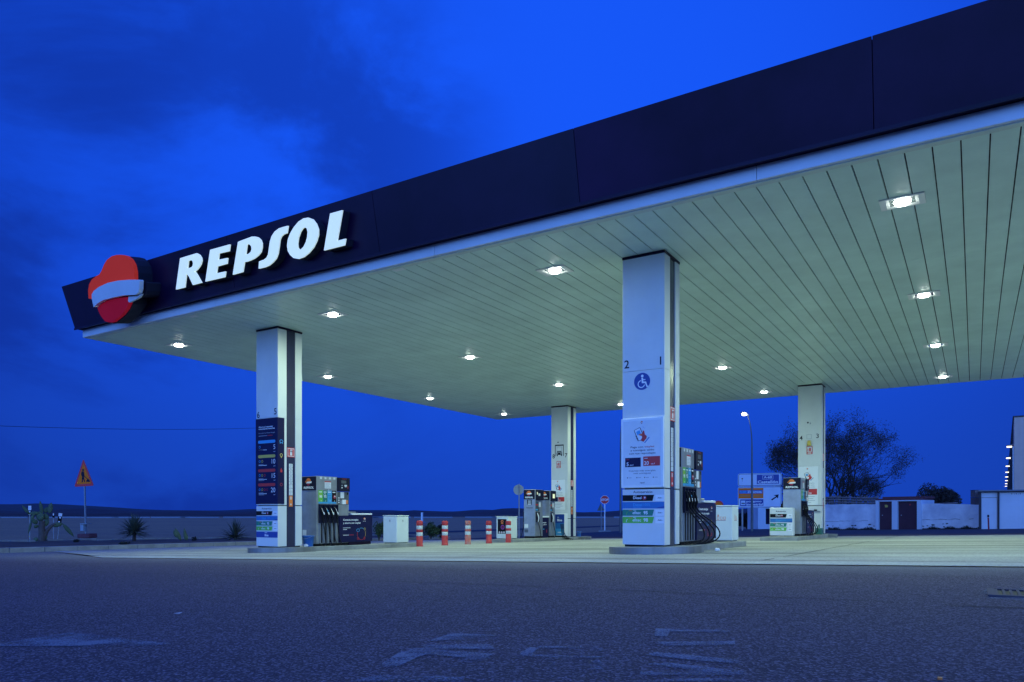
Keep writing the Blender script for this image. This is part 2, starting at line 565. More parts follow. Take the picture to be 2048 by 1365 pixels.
gpoly(mb, [(5, 9.72), (40, 9.72), (40, 30.28), (5, 30.28)], 0.008, 'concrete')
tag(mb.build('concrete_apron'), kind='structure')
mb = MB()
gpoly(mb, [(-16.0, 8.86), (5, 8.86), (5, 9.70), (-18.1, 9.70)], 0.010, 'gutter')
gpoly(mb, [(5, 8.86), (40, 8.86), (40, 9.70), (5, 9.70)], 0.010, 'gutter')
tag(mb.build('gutter_strip'), kind='structure')
# joints, cracks and the tar line across the asphalt
def wig_line(mb, pts, w, lift, m, seg=0.35, amp=0.012):
    for (ax, ay), (bx, by) in zip(pts[:-1], pts[1:]):
        L = math.hypot(bx - ax, by - ay); n = max(1, int(L / seg))
        px_, py_ = -(by - ay) / L, (bx - ax) / L
        prev = None
        for i in range(n + 1):
            t = i / n
            o = random.uniform(-amp, amp) if 0 < i < n else 0
            ww = w * random.uniform(0.45, 1.25)
            x = ax + (bx - ax) * t + px_ * o; y = ay + (by - ay) * t + py_ * o
            cur = ((x + px_ * ww / 2, y + py_ * ww / 2), (x - px_ * ww / 2, y - py_ * ww / 2))
            if prev and random.random() > 0.06:
                q = [prev[1], cur[1], cur[0], prev[0]]
                vs = [(a, b_, gz(a, b_) + lift) for a, b_ in q]
                mb.add(vs, [(0, 1, 2, 3)], m)
            prev = cur
mb = MB()
wig_line(mb, [(-18.1, 9.71), (4.9, 9.71)], 0.055, 0.014, 'crack', 0.5, 0.02)
wig_line(mb, [(5.1, 9.71), (30, 9.71)], 0.055, 0.014, 'crack', 0.5, 0.02)
for xx in (-22, -17.2, -12.3, -7.4, -2.3, 2.6):
    wig_line(mb, [(xx, 9.8), (xx, 30.2)], 0.03, 0.013, 'crack', 0.6, 0.015)
for yy in (14.9, 20.1, 25.2):
    wig_line(mb, [(-25.5, yy), (4.9, yy)], 0.03, 0.0125, 'crack', 0.6, 0.015)
tag(mb.build('apron_joints'), kind='structure')
mb = MB()
wig_line(mb, [(-14.5, 5.45), (-9.5, 5.3), (-3.2, 5.12), (0.22, 4.68), (4.5, 4.5)], 0.020, 0.005, 'crack_dark', 0.18, 0.02)
wig_line(mb, [(-25, 7.0), (-14.5, 5.45)], 0.025, 0.005, 'crack_dark', 0.3, 0.03)
tag(mb.build('tar_joint'), kind='structure')

# planting strip and kerbs on the left
mb = MB()
ks = [8.2 + 1.05 * i for i in range(26)]
for a, b_ in zip(ks[:-1], ks[1:]):
    xa, xb = -26.0, -25.72
    g0, g1 = gz(-26, a), gz(-26, b_)
    vs = [(xa, a + .006, g0 - .1), (xb, a + .006, g0 - .1), (xb, b_ - .006, g1 - .1), (xa, b_ - .006, g1 - .1),
          (xa, a + .006, g0 + .17), (xb, a + .006, g0 + .17), (xb, b_ - .006, g1 + .17), (xa, b_ - .006, g1 + .17)]
    mb.add(vs, [(0, 1, 5, 4), (1, 2, 6, 5), (2, 3, 7, 6), (3, 0, 4, 7), (4, 5, 6, 7)], 'kerbstone')
tag(mb.build('kerb', bevel=0.012), kind='structure')
mb = MB()
n1 = 40
rows_ = []
for i in range(n1 + 1):
    y = 8.2 + 26.3 * i / n1
    row = []
    for j in range(14):
        t = j / 13
        x = -26.01 - t * (8.2 - 0.13 * (y - 8))
        row.append((x, y, gz(-26, y) + 0.13 + 0.03 * math.sin(3 * x + y * 2.2) * (0 < j < 13) + random.uniform(-.02, .02)))
    rows_.append(row)
for i in range(n1):
    for j in range(13):
        mb.quad(rows_[i][j + 1], rows_[i][j], rows_[i + 1][j], rows_[i + 1][j + 1], 'soil')
tag(mb.build('planting_strip'), kind='structure')
mb = MB()
for i in range(n1):
    a = rows_[i][13]; b_ = rows_[i + 1][13]
    mb.box(a[0] - .18, a[0], a[1], b_[1] - .01, a[2] - .3, a[2] + .06, 'kerbstone')
tag(mb.build('far_kerb'), kind='structure')

# worn road markings on the asphalt (positions in metres on the ground)
def gp(px, py):
    v = FWD + RGT * ((px - 1024) / FP); k = (1028 - py) / FP
    d = G0 / (k - GX * v.x - GY * max(v.y, 0))
    return v.x * d, v.y * d
def stroke(mb, pts):
    gpoly(mb, [gp(*p) for p in pts], 0.004, 'worn_paint')
mb = MB()
stroke(mb, [(0, 1288), (90, 1275), (140, 1267), (190, 1272), (260, 1281), (365, 1290), (250, 1295), (0, 1294)])
tag(mb.build('worn_arrow_marking'), kind='structure')
mb = MB()
stroke(mb, [(755, 1335), (800, 1306), (870, 1306), (838, 1316), (790, 1338)])
stroke(mb, [(805, 1306), (830, 1298), (985, 1310), (975, 1322), (870, 1312)])
stroke(mb, [(850, 1285), (905, 1268), (1000, 1272), (995, 1283), (900, 1282)])
stroke(mb, [(845, 1292), (980, 1290), (990, 1300), (850, 1300)])
stroke(mb, [(885, 1338), (935, 1318), (965, 1318), (915, 1340)])
stroke(mb, [(700, 1365), (760, 1352), (930, 1356), (925, 1365)])
tag(mb.build('worn_letter_marking'), kind='structure')
mb = MB()
stroke(mb, [(1038, 1310), (1060, 1296), (1078, 1298), (1064, 1310), (1070, 1312), (1190, 1314), (1212, 1316), (1170, 1320), (1045, 1315)])
stroke(mb, [(1075, 1294), (1200, 1296), (1212, 1303), (1195, 1305), (1180, 1299), (1075, 1298)])
stroke(mb, [(1100, 1324), (1115, 1324), (1110, 1340), (1096, 1340)])
stroke(mb, [(1180, 1324), (1202, 1324), (1206, 1342), (1182, 1342)])
tag(mb.build('worn_letter_marking'), kind='structure')
mb = MB()
stroke(mb, [(1312, 1259), (1460, 1262), (1460, 1266), (1340, 1265), (1335, 1275), (1308, 1275)])
stroke(mb, [(1310, 1286), (1470, 1284), (1470, 1292), (1330, 1294)])
stroke(mb, [(1290, 1312), (1310, 1306), (1480, 1322), (1478, 1330), (1380, 1322)])
stroke(mb, [(1290, 1330), (1340, 1328), (1490, 1346), (1485, 1353), (1280, 1352), (1280, 1345), (1390, 1343)])
stroke(mb, [(1330, 1361), (1480, 1358), (1500, 1364), (1330, 1366)])
tag(mb.build('worn_letter_marking'), kind='structure')

# far hills, low farm walls at the field edge
def hills(name, x0, x1, y0, base, hfun, m, n=90):
    mb = MB()
    pts = []
    for i in range(n + 1):
        t = i / n
        x = x0 + (x1 - x0) * t; y = y0
        h = hfun(t)
        pts.append([(x, y, base), (x, y + 60, base + h * .62), (x, y + 160, base + h), (x, y + 500, base)])
    for i in range(n):
        for j in range(3):
            mb.quad(pts[i][j], pts[i + 1][j], pts[i + 1][j + 1], pts[i][j + 1], m)
    for f_ in range(len(mb.smooth)): mb.smooth[f_] = True
    ob = mb.build(name)
    ob.rotation_euler = (0, 0, YAW)
    return tag(ob, kind='structure')
def hf(seed, hs, lo, hi, bumps):
    r = random.Random(seed)
    ph = [(r.uniform(0, 6.3), r.uniform(.6, 1.4)) for _ in range(7)]
    def f(t):
        v = sum(math.sin(t * 6.28 * (k + 1) * bumps * s + p) / (k + 1.3) for k, (p, s) in enumerate(ph))
        return hs * (lo + (hi - lo) * (0.5 + 0.22 * v))
    return f
g1 = gz(-100, 100)
f0 = hf(3, 1, 0, 1, 2.6)
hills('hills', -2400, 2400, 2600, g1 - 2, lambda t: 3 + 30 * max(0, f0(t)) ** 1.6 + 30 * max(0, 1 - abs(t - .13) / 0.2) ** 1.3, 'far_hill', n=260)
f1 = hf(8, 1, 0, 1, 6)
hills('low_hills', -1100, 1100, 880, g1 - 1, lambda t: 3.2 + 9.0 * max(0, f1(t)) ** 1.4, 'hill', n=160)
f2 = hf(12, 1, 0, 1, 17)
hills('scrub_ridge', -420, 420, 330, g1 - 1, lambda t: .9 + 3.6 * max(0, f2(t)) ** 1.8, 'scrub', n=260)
mb = MB()
r = random.Random(5)
for i in range(22):
    x = -230 + i * 14 + r.uniform(-3, 3)
    mb.box(x, x + 14.01, 270, 270.25, g1 - .1, g1 + .42 + r.uniform(-.05, .05), 'far_wall')
o = mb.build('roadside_barrier', rotz=YAW)
tag(o, 'long low pale barrier at the far edge of the ploughed field', 'barrier')

# ============================================================ CANOPY
ZS = 4.5
CX0, CX1, CY0, CY1 = -19.30, 9.6, 10.30, 29.62
canopy = thing('canopy', 'large dark blue filling station canopy with white slatted underside', 'canopy', (0, 0, 0))
mb = MB()
# slats run away from the fascia; narrow dark grooves between
gx0 = 0.162
k0 = int(math.floor((CX0 - gx0) / .3012)); k1 = int(math.ceil((CX1 - gx0) / .3012))
r = random.Random(2)
for k in range(k0, k1):
    a = max(CX0, gx0 + .3012 * k + .0085); b_ = min(CX1, gx0 + .3012 * (k + 1) - .0085)
    if b_ - a < .02: continue
    ys = [CY0 + .12, 14.86 if k % 6 < 3 else 15.0, 19.9 if k % 5 < 3 else 20.02, 24.75, CY1]
    for ya, yb in zip(ys[:-1], ys[1:]):
        dz = r.uniform(-.0012, .0012)
        mb.box(a, b_, ya + .003, yb - .003, ZS + dz, ZS + .03, 'soffit')
mb.build('soffit', canopy)
mb = MB()
mb.box(CX0, CX1, CY0, CY0 + .118, ZS - .004, ZS + .03, 'soffit_trim')
for xx in (-15.2, -14.0, -9.1):
    mb.box(xx, xx + .25, CY0 + .10, CY0 + .21, ZS - .008, ZS - .0041, 'frame_white')
mb.build('soffit_trim', canopy)
mb = MB()
mb.box(CX0 + .02, CX1 - .02, CY0 + .02, CY1 - .02, ZS + .034, ZS + .6, 'black_gap')
mb.build('roof_deck', canopy)
mb = MB()
pan = [CX0, -14.0, -8.0, -2.5, 3.4, CX1]
for a, b_ in zip(pan[:-1], pan[1:]):
    mb.box(a + .003, b_ - .003, CY0 - .06, CY0, ZS + .01, ZS + .21, 'white_band')
    mb.box(a + .003, b_ - .003, CY1, CY1 + .06, ZS + .01, ZS + .21, 'white_band')
mb.box(CX0 - .06, CX0, CY0 - .06, CY1 + .06, ZS + .01, ZS + .21, 'white_band')
mb.box(CX1, CX1 + .06, CY0 - .06, CY1 + .06, ZS + .01, ZS + .21, 'white_band')
mb.build('white_band', canopy, bevel=.006)
FE, ZB, ZT = .22, 4.71, 5.77
def fas_panels(name, p0, p1, out, joints, lm=0.0, lp=0.0):
    """a leaning strip of cladding from p0 to p1 (bottom line); out = outward direction; lm/lp extend the mitred ends"""
    p0 = Vector((*p0, ZB)); p1 = Vector((*p1, ZB)); out = Vector((*out, 0))
    d = (p1 - p0); L = d.length; d = d / L
    cuts = [0] + [j for j in joints] + [L]
    mb = MB()
    for ci, (a, b_) in enumerate(zip(cuts[:-1], cuts[1:])):
        a_ = a + (.005 if a > 0 else 0); bb = b_ - (.005 if b_ < L else 0)
        ta = a_ - (FE * lm if a == 0 else 0); tb = bb + (FE * lp if b_ == L else 0)
        A0 = p0 + d * a_; B0 = p0 + d * bb
        A1 = p0 + d * ta + out * FE + Z * (ZT - ZB); B1 = p0 + d * tb + out * FE + Z * (ZT - ZB)
        back = -out * .04
        ja = d * (.04 * lm if a == 0 else 0); jb = -d * (.04 * lp if b_ == L else 0)
        vs = [A0, B0, B1, A1, A0 + back + ja, B0 + back + jb, B1 + back + jb, A1 + back + ja]
        mb.add(vs, [(0, 1, 2, 3), (5, 4, 7, 6), (4, 5, 1, 0), (3, 2, 6, 7), (0, 3, 7, 4), (1, 5, 6, 2)], 'navy_clad_b' if ci in (4, 5) else 'navy_clad')
    return mb.build(name, canopy)
FY0 = 10.10; FX0 = -19.45; FX1 = 9.8; FY1 = 29.85
fas_panels('fascia', (FX0, FY0), (FX1, FY0), (0, -1), [x - FX0 for x in (-17.21, -13.17, -9.13, -5.09, -1.05, 2.99, 7.03)], 1, 1)
fas_panels('fascia', (FX0, FY1), (FX0, FY0), (-1, 0), [4.04, 8.08, 12.12, 16.16], 1, 1)
fas_panels('fascia', (FX1, FY0), (FX1, FY1), (1, 0), [4.04, 8.08, 12.12, 16.16], 1, 1)
fas_panels('fascia', (FX1, FY1), (FX0, FY1), (0, 1), [4.04 * i for i in range(1, 7)], 1, 1)
mb = MB()   # dark underside between fascia and white band, thin lip along the bottom
mb.box(FX0, FX1, FY0, CY0 - .062, ZB + .004, ZB + .03, 'navy_clad')
mb.box(FX0, CX0 - .062, CY0 - .06, CY1 + .06, ZB + .004, ZB + .03, 'navy_clad')
mb.box(CX1 + .062, FX1, CY0 - .06, CY1 + .06, ZB + .004, ZB + .03, 'navy_clad')
mb.box(FX0, FX1, CY1 + .062, FY1, ZB + .004, ZB + .03, 'navy_clad')
mb.box(FX0 - .012, FX1 + .012, FY0 - .022, FY0 - .002, ZB - .03, ZB + .018, 'navy_clad')
mb.build('fascia_lip', canopy)
mb = MB()
mb.box(FX0 - .165, FX1 + .165, FY0 - .165, FY1 + .165, ZT - .05, ZT - .012, 'navy_clad')
mb.build('roof', canopy)

LT = {
'R':[(-14.826,4.91),(-14.493,5.498),(-14.33,5.499),(-14.127,5.499),(-13.927,5.5),(-13.842,5.451),(-13.803,5.386),(-13.808,5.329),(-13.854,5.269),(-13.926,5.222),(-14.012,5.183),(-14.103,5.158),(-14.067,5.138),(-14.038,5.094),(-13.933,4.912),(-14.227,4.911),(-14.307,5.097),(-14.351,5.149),(-14.391,5.156),(-14.519,4.906)],
'Rh':[(-14.315,5.267),(-14.244,5.403),(-14.155,5.406),(-14.104,5.38),(-14.094,5.329),(-14.121,5.284),(-14.164,5.262),(-14.233,5.257)],
'E':[(-13.798,4.913),(-13.474,5.487),(-12.847,5.479),(-12.906,5.361),(-13.227,5.372),(-13.286,5.257),(-12.986,5.243),(-13.036,5.14),(-13.345,5.14),(-13.416,5.012),(-13.117,5.003),(-13.173,4.901)],
'P':[(-12.905,4.905),(-12.588,5.478),(-12.496,5.486),(-12.166,5.5),(-12.071,5.484),(-11.994,5.455),(-11.932,5.401),(-11.912,5.331),(-11.93,5.258),(-11.98,5.181),(-12.077,5.131),(-12.193,5.098),(-12.321,5.082),(-12.439,5.076),(-12.504,5.085),(-12.603,4.908)],
'Ph':[(-12.434,5.21),(-12.346,5.388),(-12.271,5.379),(-12.224,5.333),(-12.226,5.279),(-12.265,5.231),(-12.345,5.208)],
'S':[(-12.114,4.892),(-12.067,5.019),(-11.92,5.027),(-11.839,5.051),(-11.782,5.099),(-11.736,5.195),(-11.676,5.316),(-11.602,5.406),(-11.498,5.47),(-11.374,5.502),(-11.243,5.505),(-11.123,5.5),(-11.183,5.383),(-11.274,5.377),(-11.352,5.35),(-11.406,5.295),(-11.447,5.199),(-11.517,5.062),(-11.586,4.989),(-11.687,4.94),(-11.801,4.902),(-11.94,4.887)],
'O':[(-11.225,5.159),(-11.179,5.262),(-11.092,5.357),(-10.973,5.444),(-10.83,5.516),(-10.685,5.546),(-10.564,5.536),(-10.453,5.483),(-10.385,5.393),(-10.354,5.289),(-10.375,5.195),(-10.443,5.099),(-10.544,5.009),(-10.685,4.934),(-10.834,4.887),(-10.976,4.879),(-11.096,4.914),(-11.18,4.984),(-11.225,5.066)],
'Oh':[(-10.946,5.146),(-10.899,5.247),(-10.823,5.333),(-10.75,5.383),(-10.685,5.393),(-10.637,5.361),(-10.631,5.297),(-10.661,5.212),(-10.716,5.131),(-10.794,5.063),(-10.871,5.031),(-10.926,5.039),(-10.951,5.082)],
'L':[(-10.282,4.908),(-9.998,5.494),(-9.696,5.489),(-9.93,5.01),(-9.711,5.009),(-9.764,4.905)],
'top':[(-17.827,5.11),(-17.782,5.275),(-17.688,5.405),(-17.544,5.487),(-17.354,5.528),(-17.198,5.548),(-17.09,5.607),(-16.938,5.722),(-16.79,5.798),(-16.585,5.838),(-16.399,5.833),(-16.222,5.806),(-16.057,5.752),(-15.929,5.663),(-15.858,5.54),(-15.853,5.391),(-15.906,5.202),(-16.007,5.106),(-16.864,5.2),(-17.227,5.139),(-17.537,5.107),(-17.584,5.048)],
'band':[(-17.542,5.147),(-17.424,5.208),(-17.184,5.256),(-16.833,5.285),(-16.412,5.269),(-15.969,5.218),(-15.638,5.166),(-15.618,5.138),(-15.684,4.982),(-15.746,4.91),(-15.879,4.884),(-16.296,4.936),(-16.714,4.953),(-17.123,4.955),(-17.382,4.921),(-17.569,4.855),(-17.579,4.982),(-17.575,5.073)],
'fold':[(-16.245,4.916),(-15.893,4.876),(-15.746,4.91),(-15.792,4.874),(-15.873,4.836),(-16.254,4.791),(-16.29,4.821)],
'low':[(-17.555,4.86),(-17.385,4.915),(-17.123,4.955),(-16.714,4.953),(-16.234,4.914),(-16.276,4.794),(-16.434,4.677),(-16.656,4.579),(-16.92,4.511),(-17.028,4.48),(-17.175,4.479),(-17.354,4.529),(-17.478,4.664),(-17.535,4.778)],
}
def fplane(off):
    """origin and up axis of the plane lying off metres in front of the leaning fascia"""
    uy = Vector((0, -FE, ZT - 4.7)) / (ZT - 4.7)      # one metre of height per unit
    O = Vector((0, 10.1 - off, 4.7))
    return O, uy
O1, uy1 = fplane(.22)
sign = thing('fascia_lettering', 'pale backlit slanted capital letters along the left part of the dark fascia', 'sign', (0, 0, 0))
for ch, holes in (('R', ['Rh']), ('E', []), ('P', ['Ph']), ('S', []), ('O', ['Oh']), ('L', [])):
    mb = MB()
    pts = [(x, z - 4.7) for x, z in LT[ch]]
    hl = [[(x, z - 4.7) for x, z in LT[h]] for h in holes]
    mb.extrude(pts, O1, X, uy1, .035, 'letter_face', 'letter_face', hl)
    lt = mb.build('letter', sign)
    mb = MB()
    mb.extrude(pts, O1 + Vector((0, .036, 0)), X, uy1, .20, 'navy_box', 'navy_box', hl)
    mb.build('letter_box', lt)
O2, uy2 = fplane(.45)
def logo_z(L): return [(x, z - 4.7) for x, z in L]
logo = thing('logo_sign', 'big red rounded emblem crossed by a pale band at the left end of the canopy', 'sign', (0, 0, 0))
mb = MB(); mb.extrude(logo_z(LT['top']), O2, X, uy2, .09, 'logo_orange'); mb.build('upper_lobe', logo, bevel=.03)
mb = MB(); mb.extrude(logo_z(LT['low']), O2 + Y * .01, X, uy2, .09, 'logo_red'); mb.build('lower_lobe', logo, bevel=.03)
mb = MB(); mb.extrude(logo_z(LT['band']), O2 - Y * .07, X, uy2, .10, 'white_band')
mb.extrude(logo_z(LT['fold']), O2 - Y * .0, X, uy2, .06, 'white_band'); mb.build('pale_band', logo, bevel=.012)
mb = MB()
mb.extrude(logo_z(LT['top']), O2 + Y * .092, X, uy2, .355, 'navy_box')
mb.extrude(logo_z(LT['low']), O2 + Y * .104, X, uy2, .34, 'navy_box')
mb.extrude(logo_z(LT['band']), O2 + Y * .098, X, uy2, .345, 'navy_box')
mb.build('backing_box', logo)

# ---- downlights in the soffit
def make_lamp():
    t = thing('canopy_lamp', 'x', 'lamp')
    mb = MB()
    W, H, w, h = .29, .21, .205, .16
    for (a, b_, c, d) in ((-W, W, -H, -h), (-W, W, h, H), (-W, -w, -h, h), (w, W, -h, h)):
        mb.box(a, b_, c, d, -.016, -.002, 'frame_white')
    mb.build('frame', t, bevel=.002)
    mb = MB()      # tilted reflecting sides and the glass pan
    zi, zo, kx, ky = -.006, -.015, .165, .12
    a = [(-w, -h, zo), (w, -h, zo), (w, h, zo), (-w, h, zo)]
    b_ = [(-kx, -ky, zi), (kx, -ky, zi), (kx, ky, zi), (-kx, ky, zi)]
    for i in range(4):
        j = (i + 1) % 4
        mb.quad(a[i], a[j], b_[j], b_[i], 'frame_white')
    mb.quad(b_[3], b_[2], b_[1], b_[0], 'reflector')
    mb.build('reflector', t)
    mb = MB()
    mb.cyl(0, 0, -.042, -.008, .090, 'lamp_glow', r1=.115, n=20)
    mb.build('lamp_lens', t)
    return t
LAMP_L = bpy.data.lights.new('canopy_light', 'AREA')
LAMP_L.shape = 'DISK'
LAMP_L.size = 0.20
LAMP_L.energy = 98
LAMP_L.color = (0.72, 1.0, 0.72)
LAMP_L.spread = math.radians(176)
lamp0 = make_lamp()
lo = bpy.data.objects.new('bulb_light', LAMP_L)
COL.objects.link(lo)
lo.parent = lamp0
lo.location = (0, 0, -.046)
ordn = ['first', 'second', 'third', 'fourth', 'fifth']
first = True
for i in range(5):
    for j in range(4):
        o = lamp0 if first else copy_tree(lamp0)
        first = False
        x = -17.97 + 5.697 * i; y = 12.015 + 5.355 * j
        o.location = (x, y, ZS)
        o['label'] = 'canopy downlight, %s from the fascia, in the %s line from the left' % (ordn[j], ordn[i])
        o['group'] = 'downlights in the canopy underside'

# ============================================================ ISLANDS
def island(name, label, xc, ycol, yend, xr):
    """ycol: centre of the rounded metal end at the column; yend: square end"""
    s = 1 if yend > ycol else -1
    t = thing(name, label, 'kerb island', (0, 0, 0), group='raised pump islands')
    mb = MB()
    pts = [(-.52, 0)]
    L = abs(yend - ycol)
    outl = [(xc - .53, ycol + s * .3), (xc - .53, yend), (xc + .53, yend), (xc + .53, ycol + s * .3)]
    outl = outl[::-1] if s > 0 else outl
    k = len(outl)
    top = [(x, y, gz(x, y) + .125) for x, y in outl]
    bot = [(x, y, gz(x, y) - .15) for x, y in outl]
    mb.add(top + bot, [tuple(range(k))] + [(k + i, k + (i + 1) % k, (i + 1) % k, i) for i in range(k)], 'kerbstone')
    mb.build('kerb_block', t, bevel=.02)
    mb = MB()
    rr = .775
    cx = xc + xr
    arc = [(cx + rr * math.cos(a), ycol + s * 0.0 - s * rr * math.sin(a)) for a in [PI * q / 24 for q in range(25)]]
    outl = [(cx + rr, ycol + s * .42)] + arc + [(cx - rr, ycol + s * .42)]
    if s > 0: outl = outl[::-1]
    k = len(outl)
    top = [(x, y, gz(x, y) + .128) for x, y in outl]
    bot = [(x, y, gz(x, y) - .1) for x, y in outl]
    mb.add(top, [tuple(range(k))], 'kerbstone')
    mb.add(top + bot, [(k + i, k + (i + 1) % k, (i + 1) % k, i) for i in range(k)], 'kerb_metal', smooth=False)
    mb.build('metal_nosing', t)
    return t
island('pump_island', 'rounded concrete and metal island under the nearest column', -4.86, 12.38, 16.85, .06)
island('pump_island', 'rounded island under the left front column beside the blue bucket', -14.56, 12.45, 17.12, .06)
island('pump_island', 'island at back right carrying the small fuel list box', -4.86, 28.2, 22.5, 0)
island('pump_island', 'island at the back behind the striped bollards', -14.55, 28.1, 22.5, .06)

# ============================================================ COLUMNS
def fuel_list(mb, x0, w, rows, O, title=None, tz=0, th=.045):
    """coloured fuel bands on a -Y face; rows = (z0, z1, kind)"""
    if title:
        mb.text(title, x0 + w * .49, tz, th, O, X, Z, 'ink', 'c', width=w * .46, bold=.01)
    for z0, z1, kind in rows:
        h = z1 - z0
        x1 = x0 + w * .76
        sl = h * .28
        if kind == 'diesel':
            mb.flat([(x0, z0), (x1 - sl, z0), (x1, z1), (x0, z1)], O, X, Z, 'black')
            mb.text('Diesel', x0 + w * .26, z0 + h * .34, h * .42, O - Y * .002, X, Z, 'white_print', bold=.02)
            mb.disc(x0 + w * .53, z0 + h * .5, h * .36, O - Y * .002, X, Z, 'darkred_print')
            mb.disc(x0 + w * .54, z0 + h * .56, h * .14, O - Y * .004, X, Z, 'paper')
            mb.rect(x0 + w * .26, x0 + w * .35, z0 + h * .83, z0 + h * .89, O - Y * .002, X, Z, 'white_print')
        elif kind == 'blue':
            mb.flat([(x0, z0), (x0 + w, z0), (x0 + w, z1), (x0, z1)], O, X, Z, 'blue_print')
            mb.text('Diesel', x0 + w * .26, z0 + h * .36, h * .42, O - Y * .002, X, Z, 'lightblue_print', bold=.02)
            mb.text('100%', x0 + w * .51, z0 + h * .40, h * .38, O - Y * .002, X, Z, 'lightblue_print', bold=.0)
            mb.rect(x0 + w * .26, x0 + w * .46, z0 + h * .17, z0 + h * .24, O - Y * .002, X, Z, 'lightblue_print')
            mb.flat([(x0 + w * .80, z0 + h * .02), (x0 + w * .86, z0 + h * .2), (x0 + w, z0 + h * .33), (x0 + w, z0 + h * .12), (x0 + w * .88, z0 + h * .08)], O - Y * .002, X, Z, 'deepblue_print')
        elif kind in ('95', '98'):
            mb.flat([(x0, z0), (x1 - sl, z0), (x1, z1), (x0, z1)], O, X, Z, 'green_print' if kind == '95' else 'lime_print')
            mb.text('efitec', x0 + w * .245, z0 + h * .27, h * .46, O - Y * .002, X, Z, 'white_print', bold=.015)
            mb.text(kind, x0 + w * .51, z0 + h * .25, h * .52, O - Y * .002, X, Z, 'white_print', bold=.03)
            mb.disc(x0 + w * .16, z0 + h * .25, h * .5, O - Y * .002, X, Z, 'lime_print' if kind == '95' else 'white_print', r_in=h * .42, a0=2.2, a1=3.4)
            mb.flat([(x0 + w * .14, z0 + h * .8), (x0 + w * .20, z0 + h * .92), (x0 + w * .25, z0 + h * .75)], O - Y * .003, X, Z, 'orange_print')
            mb.rect(x0 + w * .26, x0 + w * .33, z0 + h * .86, z0 + h * .92, O - Y * .003, X, Z, 'white_print')
        elif kind == 'adblue':
            mb.flat([(x0, z0), (x0 + w, z0), (x0 + w, z1), (x0, z1)], O, X, Z, 'deepblue_print')
            mb.text('Blue', x0 + w * .40, z0 + h * .22, h * .38, O - Y * .002, X, Z, 'white_print', bold=.03)
            mb.rect(x0 + w * .40, x0 + w * .52, z0 + h * .78, z0 + h * .86, O - Y * .002, X, Z, 'white_print')
        if kind in ('diesel', '95', '98'):
            mb.rect(x0 + w * .79, x0 + w * .995, z0, z1, O, X, Z, 'white_print')
            mb.text('Auto', x0 + w * .85, z0 + h * .42, h * .20, O - Y * .002, X, Z, 'ink', bold=.02)
            mb.rect(x0 + w * .83, x0 + w * .97, z0 + h * .45, z0 + h * .48, O - Y * .002, X, Z, 'ink')

def mini_emblem(mb, cx, cy, r, O, ux, n):
    """small dome, band and bowl emblem on a flat panel"""
    mb.disc(cx, cy, r, O, ux, Z, 'orange_print', a0=0.15, a1=PI - .0, n=18)
    mb.flat([(cx - r * 1.35, cy - r * .05), (cx - r * .9, cy + r * .5), (cx - r * .5, cy + r * .3), (cx - r * .9, cy - r * .2)], O, ux, Z, 'orange_print')
    mb.flat([(cx - r * .95, cy - r * .38), (cx - r * .5, cy + r * .06), (cx + r * 1.3, cy + r * .12), (cx + r * 1.2, cy - r * .35), (cx + r * .2, cy - r * .42)], O + n * .002, ux, Z, 'white_print')
    mb.disc(cx - r * .05, cy - r * .40, r * .62, O + n * .001, ux, Z, 'darkred_print', a0=PI * 1.02, a1=PI * 1.98, n=14)

def seam(mb, w, dpt, z, m='black_gap', t=.008):
    mb.box(-w / 2 - .002, w / 2 + .002, -.002, dpt + .002, z - t / 2, z + t / 2, m)

CW, CD = .77, .75
def column(label, xl, yf, seams, gapz, flip=False):
    """column whose -Y face spans xl..xl+CW at y = yf. seams / gapz are heights relative to the eye"""
    xc = xl + CW / 2
    zb_ = gz(xc, yf + CD / 2) + .128
    t = thing('canopy_column', label, 'column', (xc, yf, zb_), group='canopy columns')
    top = ZS - zb_
    zz = lambda z: z - zb_
    w = CW
    mb = MB()
    zs = [.035] + [zz(s) for s in sorted(seams + [gapz])] + [top - .05]
    gp_ = {round(zz(gapz), 4)}
    ya, yb = .27, .545          # the navy strip on the side faces
    for a, b_ in zip(zs[:-1], zs[1:]):
        a_ = a + (.011 if round(a, 4) in gp_ else .002); bb = b_ - (.011 if round(b_, 4) in gp_ else .002)
        mb.box(-w / 2, w / 2, 0, ya, a_, bb, 'white_clad')
        mb.box(-w / 2, w / 2, yb, CD, a_, bb, 'white_clad')
    mb.build('cladding', t, bevel=.004)
    mb = MB()
    mb.box(-w / 2 + .018, w / 2 - .018, ya + .003, yb - .003, .012, top - .03, 'navy_strip')
    mb.build('navy_strip', t)
    mb = MB()
    mb.box(-w / 2 + .03, w / 2 - .03, .03, CD - .03, 0, top, 'black_gap')
    mb.build('core', t)
    mb = MB()
    mb.box(-w / 2 - .006, w / 2 + .006, -.006, CD + .006, top - .045, top - .006, 'navy_clad')
    mb.build('collar', t)
    return t, zz

